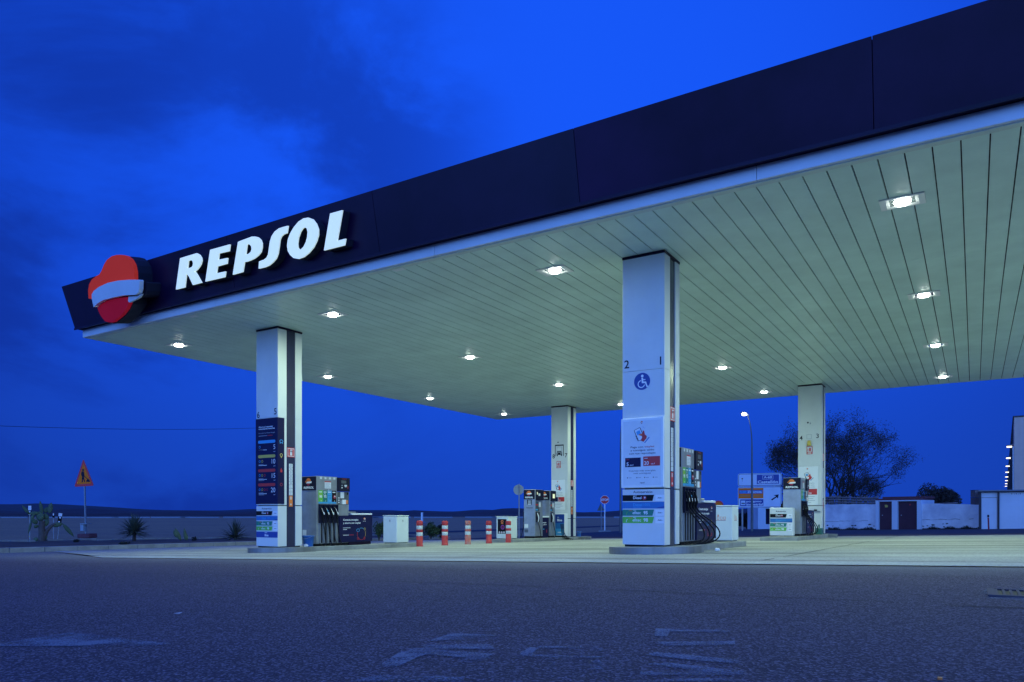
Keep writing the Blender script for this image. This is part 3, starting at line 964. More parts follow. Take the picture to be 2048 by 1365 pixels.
def strip_items(t, zz, ext, tags, red, xoff=CW / 2 - .016):
    """fire extinguisher sign and paper strips on the navy strip of the +X face"""
    O = Vector((xoff, 0, 0))
    mb = MB()
    a, b_ = ext
    y0, y1 = .29, .525
    mb.box(xoff, xoff + .012, y0, y1, zz(a), zz(b_), 'red_print')
    Oq = O + X * .0135
    mb.rect(y0 + .015, y1 - .015, zz(a) + .015, zz(b_) - .015, Oq, Y, Z, 'paper')
    mb.rect(y0 + .03, y1 - .03, zz(a) + .03, zz(b_) - .03, Oq + X * .001, Y, Z, 'red_print')
    cy = (y0 + y1) / 2; zc = (zz(a) + zz(b_)) / 2; hh = (b_ - a)
    mb.rect(cy - .035, cy + .035, zc - hh * .32, zc + hh * .18, Oq + X * .002, Y, Z, 'paper')
    mb.disc(cy, zc + hh * .18, .035, Oq + X * .002, Y, Z, 'paper', n=12)
    mb.rect(cy - .012, cy + .05, zc + hh * .24, zc + hh * .30, Oq + X * .003, Y, Z, 'paper')
    mb.build('extinguisher_sign', t)
    mb = MB()
    a, b_ = tags
    n = 9
    yc = .41; hw = .055
    for i in range(n):
        za = zz(a) + (zz(b_) - zz(a)) * i / n; zb2 = zz(a) + (zz(b_) - zz(a)) * (i + 1) / n - .006
        mb.box(xoff, xoff + .004, yc - hw, yc + hw, za, zb2, 'paper')
        Oq = O + X * .0055
        if i > 2:
            mb.disc(yc, (za + zb2) / 2, min(.03, (zb2 - za) * .36), Oq, Y, Z, 'grey_print', n=12, r_in=.014)
        else:
            for q in range(3):
                zq = za + (zb2 - za) * (.25 + .25 * q)
                mb.rect(yc - .035, yc + .03 - .01 * q, zq - .003, zq + .003, Oq, Y, Z, 'grey_print')
    mb.build('notice_strip', t)
    mb = MB()
    a, b_ = red
    mb.box(xoff, xoff + .004, yc - hw, yc + hw, zz(a), zz(b_), 'orange_print' if ext[1] < 1.7 else 'red_print')
    Oq = O + X * .0055
    h = b_ - a
    mb.rect(yc - .03, yc + .03, zz(a) + h * .66, zz(a) + h * .70, Oq, Y, Z, 'paper')
    mb.rect(yc - .03, yc + .03, zz(a) + h * .74, zz(a) + h * .80, Oq, Y, Z, 'paper')
    mb.rect(yc - .03, yc + .03, zz(a) + h * .84, zz(a) + h * .90, Oq, Y, Z, 'paper')
    mb.disc(yc, zz(a) + h * .2, .022, Oq, Y, Z, 'paper', n=12)
    mb.build('red_notice', t)

def hand_phone(mb, cx, cz, k, O):
    """printed phone held in a red hand"""
    ca, sa = math.cos(math.radians(24)), math.sin(math.radians(24))
    def R2(x, z): return (cx + k * (x * ca - z * sa), cz + k * (x * sa + z * ca))
    body = [R2(-58, -105), R2(45, -105), R2(58, -92), R2(58, 95), R2(45, 108), R2(-58, 108), R2(-70, 95), R2(-70, -92)]
    mb.flat(body, O, X, Z, 'ink')
    mb.flat([R2(-58, -98), R2(47, -98), R2(47, 100), R2(-58, 100)], O - Y * .001, X, Z, 'white_print')
    mb.flat([R2(-42, -5), R2(30, -5), R2(30, 65), R2(-42, 65)], O - Y * .002, X, Z, 'lightblue_print')
    mb.flat([(cx + k * a, cz + k * b_) for a, b_ in [(20, -110), (75, -135), (125, -80), (135, -40), (100, -10), (85, 50), (62, 62), (55, 10), (-10, 0), (-5, -20), (45, -35), (48, -60)]], O - Y * .003, X, Z, 'red_print')
    mb.flat([(cx + k * a, cz + k * b_) for a, b_ in [(-15, -2), (52, 12), (50, -18), (-5, -22)]], O - Y * .004, X, Z, 'orange_print')
    mb.flat([(cx + k * a, cz + k * b_) for a, b_ in [(100, -160), (185, -65), (170, -55), (85, -150)]], O - Y * .001, X, Z, 'blue_print')
    for a, b_ in ((-62, -40), (-48, -75), (-30, -105)):
        mb.flat([(cx + k * (a - 14), cz + k * (b_ + 14)), (cx + k * (a + 2), cz + k * (b_ - 14)), (cx + k * (a + 16), cz + k * (b_ - 4)), (cx + k * (a - 2), cz + k * (b_ + 20))], O - Y * .003, X, Z, 'ink')
    for a, b_, c, d in ((60, 130, 66, 105), (78, 96, 100, 104), (-110, 8, -88, 4), (-100, -30, -82, -22)):
        mb.flat([(cx + k * a, cz + k * b_), (cx + k * (a + 6), cz + k * b_), (cx + k * (c + 6), cz + k * d), (cx + k * c, cz + k * d)], O, X, Z, 'blue_print')

# ---- nearest column (pumps 1 and 2)
t, zz = column('nearest column, marked 2 and 1, with a blue wheelchair disc', -5.24, 12.05, [2.48], .435)
O = Vector((0, -.003, 0))
w2 = CW / 2
mb = MB()
mb.text('2', -w2 + .08, zz(2.545), .14, O, X, Z, 'ink', 'c', bold=.012)
mb.text('1', w2 - .07, zz(2.545), .14, O, X, Z, 'ink', 'c', bold=.012)
mb.build('pump_numbers', t)
mb = MB()
cx, cz = -.02, zz(2.29)
mb.disc(cx, cz, .148, O, X, Z, 'deepblue_print', n=40)
Ow = O - Y * .002
mb.disc(cx + .005, cz + .092, .024, Ow, X, Z, 'white_print', n=16)
mb.flat([(cx - .012, cz + .062), (cx + .018, cz + .062), (cx + .024, cz - .005), (cx + .075, cz - .008), (cx + .098, cz - .085), (cx + .112, cz - .078), (cx + .118, cz - .10), (cx + .085, cz - .112), (cx + .055, cz - .035), (cx - .004, cz - .032)], Ow, X, Z, 'white_print')
mb.flat([(cx + .02, cz + .035), (cx + .062, cz + .033), (cx + .062, cz + .018), (cx + .02, cz + .018)], Ow, X, Z, 'white_print')
mb.disc(cx - .012, cz - .045, .068, Ow, X, Z, 'white_print', r_in=.052, a0=math.radians(95), a1=math.radians(345), n=26)
mb.build('wheelchair_sign', t)
mb = MB()
mb.box(-w2 - .012, w2 - .005, -.035, -.002, zz(.455), zz(1.655), 'frame_white')
mb.build('poster_frame', t, bevel=.006)
mb = MB()
Op = Vector((0, -.037, 0))
def pz(yz): return zz(1.65 - (yz - 130) / 1000.0)
def pxx(xz): return -w2 + (xz - 50) / 705.0 * .77
mb.rect(pxx(78), pxx(715), pz(1290), pz(175), Op, X, Z, 'paper')
Op = Op - Y * .0015
mini_emblem(mb, pxx(392), pz(205), .022, Op, X, -Y)
hand_phone(mb, pxx(355), pz(405), .001, Op)
mb.text('Paga con', pxx(203), pz(640), .030, Op, X, Z, 'ink', width=pxx(415) - pxx(203))
mb.text('waylet', pxx(435), pz(640), .030, Op, X, Z, 'red_print', width=pxx(600) - pxx(435))
mb.text('y consigue saldo', pxx(400), pz(695), .030, Op, X, Z, 'ink', 'c', width=pxx(600) - pxx(203))
mb.text('con tus repostajes', pxx(400), pz(750), .030, Op, X, Z, 'ink', 'c', width=pxx(620) - pxx(180))
mb.rect(pxx(110), pxx(375), pz(968), pz(808), Op, X, Z, 'navy_print')
mb.rect(pxx(417), pxx(695), pz(958), pz(795), Op, X, Z, 'red_print')
Oq = Op - Y * .0015
mb.text('5', pxx(135), pz(948), .062, Oq, X, Z, 'white_print', bold=.02)
mb.text('cts./l', pxx(188), pz(946), .026, Oq, X, Z, 'white_print')
mb.text('20', pxx(432), pz(938), .062, Oq, X, Z, 'white_print', bold=.01)
mb.text('cts./l', pxx(545), pz(934), .026, Oq, X, Z, 'white_print')
mb.rect(pxx(128), pxx(180), pz(843), pz(833), Oq, X, Z, 'red_print')
mb.rect(pxx(435), pxx(490), pz(831), pz(821), Oq, X, Z, 'paper')
mb.text('Cuantas más energías,', pxx(400), pz(1048), .026, Op, X, Z, 'ink', 'c', width=pxx(630) - pxx(175), bold=0)
mb.text('más consigues', pxx(400), pz(1092), .026, Op, X, Z, 'ink', 'c', width=pxx(545) - pxx(255), bold=0)
for a, s in ((140, 'coche'), (300, 'luz'), (430, 'gas'), (575, 'solar')):
    mb.disc(pxx(a + 10), pz(1155), .010, Op, X, Z, 'ink', n=10)
    mb.rect(pxx(a + 30), pxx(a + 80), pz(1160), pz(1151), Op, X, Z, 'grey_print')
mb.text('repsol', pxx(400), pz(1255), .024, Op, X, Z, 'ink', 'c', bold=.02)
mb.build('poster', t)
mb = MB()
fuel_list(mb, -w2 + .002, CW - .004, [(zz(.22), zz(.325), 'diesel'), (zz(.09), zz(.205), 'blue'), (zz(-.035), zz(.072), '95'), (zz(-.163), zz(-.052), '98')], O, 'Autoservicio', zz(.358), .042)
mb.build('fuel_list', t)
strip_items(t, zz, (1.62, 1.87), (.745, 1.51), (.48, .73))

# ---- left front column (pumps 5 and 6)
t, zz = column('left front column, marked 6 and 5, wrapped by a tall dark price poster', -14.91, 12.05, [2.32], .20)
mb = MB()
mb.text('6', -w2 + .075, zz(2.31) + .03, .15, O, X, Z, 'ink', 'c', bold=.012)
mb.text('5', w2 - .085, zz(2.345) + .04, .15, O, X, Z, 'ink', 'c', bold=.012)
mb.build('pump_numbers', t)
mb = MB()
mb.box(-w2 - .01, w2 + .012, -.014, .19, zz(.235), zz(2.31), 'navy_print')
mb.build('wrap_poster', t, bevel=.003)
mb = MB()
Op = Vector((0, -.0165, 0))
def qz(yz): return zz(2.516 - .002569 * yz)
def qx(xz): return -w2 + (xz - 38) / 207.0 * .77
mb.text('Ahora al repostar', qx(66), qz(166), .036, Op, X, Z, 'white_print', width=qx(205) - qx(66), bold=.02)
mb.text('conectando energías', qx(66), qz(184), .036, Op, X, Z, 'white_print', width=qx(222) - qx(66), bold=.02)
mb.text('Descubre tus Planes Energía', qx(66), qz(222), .026, Op, X, Z, 'grey_print', width=qx(222) - qx(66))
mb.rect(qx(66), qx(148), qz(246), qz(241), Op, X, Z, 'grey_print')
mb.rect(qx(152), qx(200), qz(246), qz(241), Op, X, Z, 'red_print')
for (ya, num, m_, yb) in ((301, '5', 'lightblue_print', 375), (438, '10', 'yellow_print', 510), (572, '15', 'red_print', 643), (706, '20', 'darkred_print', 778)):
    z0, z1 = qz(ya + 14), qz(ya - 14)
    x0_, x1_ = qx(60), qx(227); rr = (z1 - z0) / 2
    pts = [(x0_ + rr, z0), (x1_ - rr, z0)] + [(x1_ - rr + rr * math.cos(a), (z0 + z1) / 2 + rr * math.sin(a)) for a in [-PI / 2 + PI * q / 8 for q in range(1, 8)]] + [(x1_ - rr, z1), (x0_ + rr, z1)] + [(x0_ + rr + rr * math.cos(a), (z0 + z1) / 2 + rr * math.sin(a)) for a in [PI / 2 + PI * q / 8 for q in range(1, 8)]]
    mb.flat(pts, Op, X, Z, 'red_print' if num == '20' else m_)
    mb.text(num, qx(226), qz(yb), .115, Op, X, Z, 'white_print', 'r', bold=.0)
    mb.text('cts./l', qx(226), qz(yb + 26), .024, Op, X, Z, 'paper', 'r')
    mb.rect(qx(66), qx(112), qz(yb + 5), qz(yb + 1), Op, X, Z, 'grey_print')
    mb.rect(qx(66), qx(145), qz(yb + 15 if num != '5' else yb + 5), qz(yb + 10 if num != '5' else yb), Op, X, Z, 'paper')
    if num in ('15', '20'):
        mb.rect(qx(66), qx(120), qz(yb + 25), qz(yb + 21), Op, X, Z, 'grey_print')
    for q, mm in enumerate(['lightblue_print', 'yellow_print', 'red_print', 'darkred_print'][:{'5': 1, '10': 2, '15': 3, '20': 4}[num]]):
        mb.disc(qx(76 + 24 * q), qz(yb - 26), .032, Op, X, Z, mm, n=12, r_in=.022)
    # the small icon that sits round the corner
    Os = Vector((w2 + .014, 0, 0))
    zc = qz(ya)
    if num == '5':
        mb.disc(.095, zc, .042, Os, Y, Z, 'lightblue_print', r_in=.028, n=16, sx=1.3)
        mb.disc(.06, zc - .045, .014, Os, Y, Z, 'lightblue_print', n=10); mb.disc(.13, zc - .045, .014, Os, Y, Z, 'lightblue_print', n=10)
    elif num == '10':
        mb.disc(.095, zc + .02, .042, Os, Y, Z, 'yellow_print', r_in=.026, n=16)
        mb.flat([(.075, zc - .02), (.115, zc - .02), (.095, zc - .06)], Os, Y, Z, 'yellow_print')
    elif num == '15':
        mb.flat([(.095, zc + .06), (.065, zc), (.07, zc - .05), (.12, zc - .05), (.125, zc), (.108, zc + .02)], Os, Y, Z, 'red_print')
    else:
        mb.disc(.095, zc, .040, Os, Y, Z, 'darkred_print', r_in=.026, n=16)
mb.build('poster_print', t)
mb = MB()
fuel_list(mb, -w2 + .002, CW - .004, [(zz(-.038), zz(.064), 'diesel'), (zz(-.160), zz(-.055), 'blue'), (zz(-.288), zz(-.182), '95'), (zz(-.405), zz(-.306), '98'), (zz(-.575), zz(-.433), 'adblue')], O, 'Autoservicio', zz(.105), .045)
mb.build('fuel_list', t)
strip_items(t, zz, (1.38, 1.61), (.45, 1.225), (.175, .44))

# ---- back columns
def back_poster(t, zz, z0, z1):
    mb = MB()
    mb.box(-w2 + .02, w2 - .115, -.022, -.002, zz(z0), zz(z1), 'frame_white')
    mb.build('poster_frame', t, bevel=.004)
    mb = MB()
    Op = Vector((0, -.024, 0))
    h = z1 - z0; xc_ = -.05
    mini_emblem(mb, xc_ - .02, zz(z1) - h * .06, .03, Op, X, -Y)
    hand_phone(mb, xc_ - .02, zz(z1) - h * .24, .0011, Op)
    mb.text('Paga con waylet', xc_, zz(z1) - h * .44, .03, Op, X, Z, 'grey_print', 'c', width=.42)
    mb.text('y consigue saldo', xc_, zz(z1) - h * .49, .03, Op, X, Z, 'grey_print', 'c', width=.42)
    mb.text('con tus repostajes', xc_, zz(z1) - h * .54, .03, Op, X, Z, 'grey_print', 'c', width=.46)
    mb.rect(-w2 + .06, -.06, zz(z1) - h * .73, zz(z1) - h * .58, Op, X, Z, 'navy_print')
    mb.rect(-.04, w2 - .14, zz(z1) - h * .73, zz(z1) - h * .58, Op, X, Z, 'red_print')
    mb.text('5', -w2 + .09, zz(z1) - h * .715, .06, Op - Y * .002, X, Z, 'white_print')
    mb.text('20', -.02, zz(z1) - h * .715, .06, Op - Y * .002, X, Z, 'white_print')
    for q, ww in enumerate((.44, .34, .46, .2)):
        zq = zz(z1) - h * (.78 + .05 * q)
        mb.rect(xc_ - ww / 2, xc_ + ww / 2, zq - .006, zq + .006, Op, X, Z, 'grey_print')
    mb.build('poster', t)
def ext_sign(t, x0, x1, z0, z1):
    mb = MB()
    mb.box(x0, x1, -.014, -.002, z0, z1, 'red_print')
    h = z1 - z0
    Op = Vector((0, -.0155, 0))
    mb.rect(x0 + .02, x1 - .02, z0 + h * .30, z1 - .02, Op, X, Z, 'paper')
    mb.rect(x0 + .03, x1 - .03, z0 + h * .08, z0 + h * .20, Op, X, Z, 'paper')
    xc_ = (x0 + x1) / 2
    mb.rect(xc_ - .012, xc_ + .045, z0 + h * .36, z0 + h * .78, Op - Y * .001, X, Z, 'red_print')
    mb.rect(xc_ - .06, xc_ - .035, z0 + h * .36, z0 + h * .70, Op - Y * .001, X, Z, 'red_print')
    mb.build('extinguisher_sign', t)

t, zz = column('back left column, marked 8 and 7, with a lorry pictogram', -15.05, 27.2, [2.10, 1.43], -.20)
mb = MB()
mb.text('8', -w2 + .11, zz(2.32), .17, O, X, Z, 'ink', 'c'); mb.text('7', w2 - .07, zz(2.34), .17, O, X, Z, 'ink', 'c')
mb.build('pump_numbers', t)
mb = MB()
xa, xb, za, zb3 = -w2 + .175, w2 - .185, zz(2.40), zz(2.88)
mb.rect(xa, xb, za, zb3, O, X, Z, 'ink')
mb.rect(xa + .03, xb - .03, za + .0, zb3 - .05, O - Y * .001, X, Z, 'paper')
xc_ = (xa + xb) / 2
mb.rect(xc_ - .12, xc_ + .12, za + .16, zb3 - .09, O - Y * .002, X, Z, 'grey_print')
mb.rect(xc_ - .105, xc_ + .105, za + .22, zb3 - .105, O - Y * .003, X, Z, 'paper')
mb.rect(xc_ - .13, xc_ + .13, za + .05, za + .15, O - Y * .002, X, Z, 'ink')
mb.rect(xc_ - .10, xc_ + .10, za + .17, za + .20, O - Y * .004, X, Z, 'ink')
mb.disc(xc_ - .1, za + .03, .03, O - Y * .002, X, Z, 'ink', n=10); mb.disc(xc_ + .1, za + .03, .03, O - Y * .002, X, Z, 'ink', n=10)
mb.disc(xc_ - .08, za + .10, .02, O - Y * .003, X, Z, 'paper', n=10); mb.disc(xc_ + .08, za + .10, .02, O - Y * .003, X, Z, 'paper', n=10)
mb.disc(xc_ - .06, zb3 + .10, .028, O - Y * .002, X, Z, 'ink', n=12)
mb.build('lorry_sign', t)
ext_sign(t, -.13, .06, zz(1.91), zz(2.19))
back_poster(t, zz, .17, 1.42)
strip_items(t, zz, (1.15, 1.40), (.30, 1.0), (-.02, .27))
t, zz = column('back right column, marked 4 and 3, with a fire alarm lamp', -5.24, 27.3, [2.55, 1.66], .28)
mb = MB()
mb.text('4', -w2 + .10, zz(2.575), .15, O, X, Z, 'ink', 'c'); mb.text('3', w2 - .13, zz(2.62), .15, O, X, Z, 'ink', 'c')
mb.rect(-.10, .06, zz(2.60), zz(2.76), O, X, Z, 'grey_print'); mb.rect(-.09, .05, zz(2.61), zz(2.75), O - Y * .001, X, Z, 'white_clad')
mb.disc(-.06, zz(3.17), .03, O, X, Z, 'ink', n=12)
mb.rect(0.0, .04, zz(3.11), zz(3.17), O, X, Z, 'grey_print')
mb.build('pump_numbers', t)
mb = MB()
mb.cyl(-.01, -.075, zz(2.36), zz(2.54), .075, 'yellow_print', r1=.05, n=14)
mb.build('alarm_hood', t)
ext_sign(t, -.10, .09, zz(2.07), zz(2.35))
back_poster(t, zz, .30, 1.64)
strip_items(t, zz, (1.85, 2.1), (.55, 1.6), (.2, .5))
mb = MB()
mb.box(-.2, .35, -.05, -.003, zz(.06), zz(.10), 'steel'); mb.box(.14, .24, -.06, -.004, zz(.10), zz(.15), 'ink')
mb.build('shelf', t)

# ============================================================ DISPENSERS
def island_z(x, y): return gz(x, y) + .128

def repsol_panel(mb, O, ux, n, w, z0, z1, half=False):
    mb.rect(-w / 2, w / 2, z0, z1, O, ux, Z, 'ink')
    h = z1 - z0
    O2_ = O + n * .002
    mini_emblem(mb, -.01, z0 + h * .62, min(w * .25, h * .27), O2_, ux, n)
    mb.text('REPSOL', 0, z0 + h * .12, h * .15, O2_, ux, Z, 'white_print', 'c', width=w * .74, bold=.045, shear=.18)

def big_dispenser(label, x_right, y0, bulge=0.0, hdir=1):
    """four product dispenser; its +X service side lies on x_right, its sign end faces -Y"""
    W, L, H = .52, 1.18, 1.80
    xc = x_right - W / 2
    t = thing('fuel_dispenser', label, 'fuel pump', (xc, y0, island_z(xc, y0 + .6)), group='tall grey fuel dispensers')
    w = W / 2
    mb = MB()
    mb.box(-w, w, 0.02, .74, .07, H, 'steel')
    mb.box(-w + .01, w - .01, .745, L, .07, 1.42, 'steel')
    mb.box(-w + .05, w - .05, .742, .747, .08, 1.4, 'black')
    mb.build('cabinet', t, bevel=.012)
    mb = MB()
    mb.box(-w + .02, w - .02, .04, L - .02, -.03, .069, 'black')
    mb.build('plinth', t)
    mb = MB()
    mb.box(-w + .006, w - .006, .006, .0195, H - .36, H - .012, 'ink')
    repsol_panel(mb, Vector((0, .004, 0)), X, -Y, W - .02, H - .36, H - .012)
    mb.build('sign_panel', t)
    mb = MB()
    mb.rect(-w + .02, -w + .16, .28, .42, Vector((0, .018, 0)), X, Z, 'paper')
    mb.build('sticker', t)
    for s in (1, -1):
        ux = Y * s
        def U(u): return u if s > 0 else L - u
        Of = Vector((s * (w + .001), 0 if s > 0 else L, 0))
        n = X * s
        # display head
        mb = MB()
        ya, yb = sorted((.755, L))
        mb.box(min(s * (w - .02), s * (w + .03)), max(s * (w - .02), s * (w + .03)), ya, yb, 1.43, H - .01, 'ink')
        Oh = Of + n * .032
        u0, u1 = (.755, L) if s > 0 else (0, L - .755)
        uu = lambda f: u0 + (u1 - u0) * f
        mb.rect(uu(.25), uu(.68), 1.64, 1.72, Oh, ux, Z, 'steel_dark')
        mb.rect(uu(.3), uu(.72), 1.755, 1.765, Oh, ux, Z, 'red_print')
        mb.rect(uu(.52), uu(.74), 1.565, 1.605, Oh, ux, Z, 'paper')
        mb.rect(uu(.56), uu(.70), 1.545, 1.562, Oh, ux, Z, 'paper')
        mb.rect(uu(.27), uu(.36), 1.51, 1.545, Oh, ux, Z, 'paper')
        mb.rect(uu(.26), uu(.40), 1.58, 1.60, Oh, ux, Z, 'grey_print')
        mb.rect(uu(.78), uu(.86), 1.50, 1.57, Oh, ux, Z, 'darkred_print')
        mb.build('display_head', t)
        # keypad zone
        mb = MB()
        mb.rect(uu(.02), uu(.98), 1.08, 1.42, Of + n * .002, ux, Z, 'steel_dark')
        Ok = Of + n * .004
        mb.rect(uu(.24), uu(.56), 1.25, 1.41, Ok, ux, Z, 'paper')
        mb.rect(uu(.40), uu(.72), 1.09, 1.21, Ok, ux, Z, 'white_print')
        mb.rect(uu(.73), uu(.88), 1.10, 1.20, Ok, ux, Z, 'orange_print')
        mb.rect(uu(.25), uu(.37), 1.09, 1.19, Ok, ux, Z, 'grey_print')
        mb.rect(uu(.80), uu(.92), 1.34, 1.40, Ok, ux, Z, 'black')
        for q in range(3):
            mb.rect(uu(.06), uu(.16), 1.12 + .06 * q, 1.15 + .06 * q, Ok, ux, Z, 'white_print')
        mb.build('keypad_panel', t)
        # product cards
        mb = MB()
        for q, (mm, tx) in enumerate((('lime_print', '98'), ('green_print', '95'), ('lightblue_print', ''), ('black', ''))):
            qq = q if s > 0 else q
            a = (.085 if s > 0 else .50) + .157 * qq
            mb.rect(a, a + .15, 1.10, 1.44, Of + n * .003, ux, Z, mm)
            mb.rect(a, a + .15, 1.10, 1.145, Of + n * .005, ux, Z, 'lightblue_print')
            mb.rect(a + .02, a + .12, 1.385, 1.41, Of + n * .005, ux, Z, 'paper')
            if tx:
                mb.text(tx, a + .075, 1.25, .065, Of + n * .005, ux, Z, 'white_print', 'c', bold=.03)
                mb.disc(a + .06, 1.335, .035, Of + n * .005, ux, Z, 'yellow_print' if tx == '98' else 'white_print', n=12, r_in=.026)
            elif q == 2:
                mb.rect(a + .02, a + .11, 1.30, 1.31, Of + n * .005, ux, Z, 'deepblue_print')
                mb.rect(a + .05, a + .13, 1.24, 1.25, Of + n * .005, ux, Z, 'deepblue_print')
            else:
                mb.disc(a + .09, 1.275, .05, Of + n * .005, ux, Z, 'darkred_print', n=16)
                mb.disc(a + .10, 1.29, .02, Of + n * .006, ux, Z, 'paper', n=10)
            mb.disc(a + .09, 1.17, .012, Of + n * .006, ux, Z, 'white_print', n=10)
            mb.rect(a + .05, a + .12, 1.73, 1.785, Of + n * .003, ux, Z, 'paper')
        a = .30 if s > 0 else .72
        mb.rect(a, a + .22, 1.49, 1.67, Of + n * .003, ux, Z, 'paper')
        mb.rect(a, a + .22, 1.655, 1.68, Of + n * .004, ux, Z, 'red_print')
        for q in range(5):
            mb.rect(a + .02, a + .2 - .02 * (q % 3), 1.51 + .027 * q, 1.517 + .027 * q, Of + n * .005, ux, Z, 'grey_print')
        mb.rect(a + .13, a + .15, 1.44, 1.47, Of + n * .005, ux, Z, 'white_print')
        mb.build('product_cards', t)
        # nozzle bay: dark frame with four boots
        mb = MB()
        a0_, a1_ = (.09, .745) if s > 0 else (L - .745, L - .09)
        ylo, yhi = .09, .745
        xa, xb = sorted((s * (w + .001), s * (w + .045)))
        mb.box(xa, xb, ylo, yhi, .60, .635, 'ink')
        mb.box(xa, xb, ylo, yhi, 1.05, 1.08, 'ink')
        mb.box(*sorted((s * (w + .001), s * (w + .012))), ylo, yhi, .635, 1.05, 'ink')
        for q in range(5):
            yq = ylo + (yhi - ylo - .02) * q / 4
            mb.box(xa, xb, yq, yq + .02, .635, 1.05, 'ink')
        mb.build('nozzle_bay', t)
        mb = MB()
        for q in range(9):
            yq = .11 + q * .072
            mb.box(*sorted((s * (w + .001), s * (w + .02))), yq, yq + .028, .09, .598, 'steel' if q % 2 == 0 else 'black')
        mb.build('lower_grille', t)
        for q in range(4):
            yq = .165 + .163 * q
            xo = s * (w + .03)
            mb = MB()      # the gun: angled grip, spout tube, trigger guard
            mb.tube([(xo, yq - .035, 1.0), (xo + s * .02, yq - .01, .95), (xo + s * .035, yq + .025, .87)], [.016, .018, .016], 'white_print', n=8)
            mb.tube([(xo + s * .035, yq + .028, .87), (xo + s * .03, yq + .045, .82)], [.030, .034], 'white_print', n=10)
            mb.tube([(xo + s * .02, yq - .055, 1.0), (xo + s * .045, yq - .03, .9), (xo + s * .05, yq + .01, .8), (xo + s * .03, yq + .01, .72)], [.02, .024, .024, .017], 'black', n=8)
            if q == 1:
                mb.box(*sorted((xo + s * .035, xo + s * .058)), yq - .02, yq + .02, .875, .93, 'lightblue_print')
            mb.build('nozzle', t)
            mb = MB()
            if s > 0 and bulge:
                bq = bulge * (.55 + .18 * q)
                P = [(xo + .03, yq + .01, .73), (xo + .08, yq + .05, .60), (xo + .10 + bq * .3, yq + .14 + bq * .35, .42), (xo + .14 + bq * .4, yq + .2 + bq * .6, .22),
                     (xo + .13 + bq * .3, yq + .2 + bq * .5, .07), (xo + .08, yq + .12 + bq * .2, .0), (xo + .03, yq - .02, .01), (xo - .02, yq - .1, .05)]
            else:
                P = [(xo + s * .03, yq + .01, .73), (xo + s * .05, yq + .03, .6), (xo + s * .06, yq + .05, .4), (xo + s * .06, yq + .075, .2),
                     (xo + s * .07, yq + .10 + .02 * q, .07), (xo + s * .06, yq + .05, .005), (xo + s * .02, yq - .03, .02), (xo, yq - .06, .08)]
            # smooth it
            Q = P
            for _ in range(2):
                R_ = [Q[0]]
                for a_, b_ in zip(Q[:-1], Q[1:]):
                    a_ = Vector(a_); b_ = Vector(b_)
                    R_ += [a_.lerp(b_, .25), a_.lerp(b_, .75)]
                R_.append(Q[-1]); Q = R_
            mb.tube(Q, .0135, 'rubber', n=7)
            mb.build('hose', t)
    # low console with the printed advert
    mb = MB()
    mb.box(-w + .03, w - .01, L + .005, L + .86, .0, .80, 'navy_clad')
    mb.box(-w + .01, w + .02, L + .10, L + .88, .805, .85, 'frame_white')
    mb.box(-w + .05, w - .03, L + .02, L + .3, .852, .89, 'steel')
    cons = mb.build('console', t, bevel=.01)
    mb = MB()
    mb.box(w - .005, w + .03, .80, L + .87, .08, .79, 'navy_print')
    Oa = Vector((w + .032, 0, 0))
    k = (L + .07) / 1.25
    mb.text('Conecta energías', .93, .655, .045, Oa, Y, Z, 'white_print', width=.57, bold=.025)
    mb.text('y ahorra con waylet', .93, .570, .045, Oa, Y, Z, 'white_print', width=.66, bold=.025)
    mb.rect(.93, 1.20, .455, .468, Oa, Y, Z, 'paper')
    mb.rect(.93, 1.07, .41, .423, Oa, Y, Z, 'paper')
    mb.rect(.93, 1.15, .262, .275, Oa, Y, Z, 'paper'); mb.rect(1.17, 1.32, .262, .275, Oa, Y, Z, 'red_print')
    mini_emblem(mb, 1.74, .70, .035, Oa, Y, X)
    mb.rect(1.68, 1.72, .63, .64, Oa, Y, Z, 'paper'); mb.rect(1.74, 1.79, .63, .64, Oa, Y, Z, 'paper')
    cy, cz = 1.62, .29
    mb.disc(cy, cz, .165, Oa, Y, Z, 'lightblue_print', r_in=.155, a0=.9, a1=2.0, n=10)
    mb.disc(cy, cz, .165, Oa, Y, Z, 'yellow_print', r_in=.155, a0=-.5, a1=.5, n=10)
    mb.disc(cy, cz, .165, Oa, Y, Z, 'red_print', r_in=.155, a0=3.9, a1=5.4, n=10)
    mb.disc(cy, cz, .165, Oa, Y, Z, 'red_print', r_in=.155, a0=2.7, a1=3.6, n=10)
    mb.disc(cy - .13, cz + .10, .045, Oa, Y, Z, 'lightblue_print', r_in=.034, n=14, sx=1.35)
    mb.disc(cy + .13, cz + .13, .038, Oa, Y, Z, 'yellow_print', r_in=.026, n=14, sx=.8)
    mb.disc(cy + .12, cz - .12, .036, Oa, Y, Z, 'red_print', r_in=.020, n=12, sx=.8)
    mb.disc(cy - .13, cz - .12, .036, Oa, Y, Z, 'red_print', r_in=.026, n=12)
    mb.build('advert_panel', cons)
    return t
big_dispenser('tall grey dispenser behind the nearest column, its hoses hanging in wide loops', -4.53, 13.06, bulge=.5)
big_dispenser('tall grey dispenser behind the left front column, beside the blue bucket', -14.22, 13.33)
big_dispenser('tall grey dispenser at the back right beside the small fuel list box', -4.50, 23.85, bulge=.35)

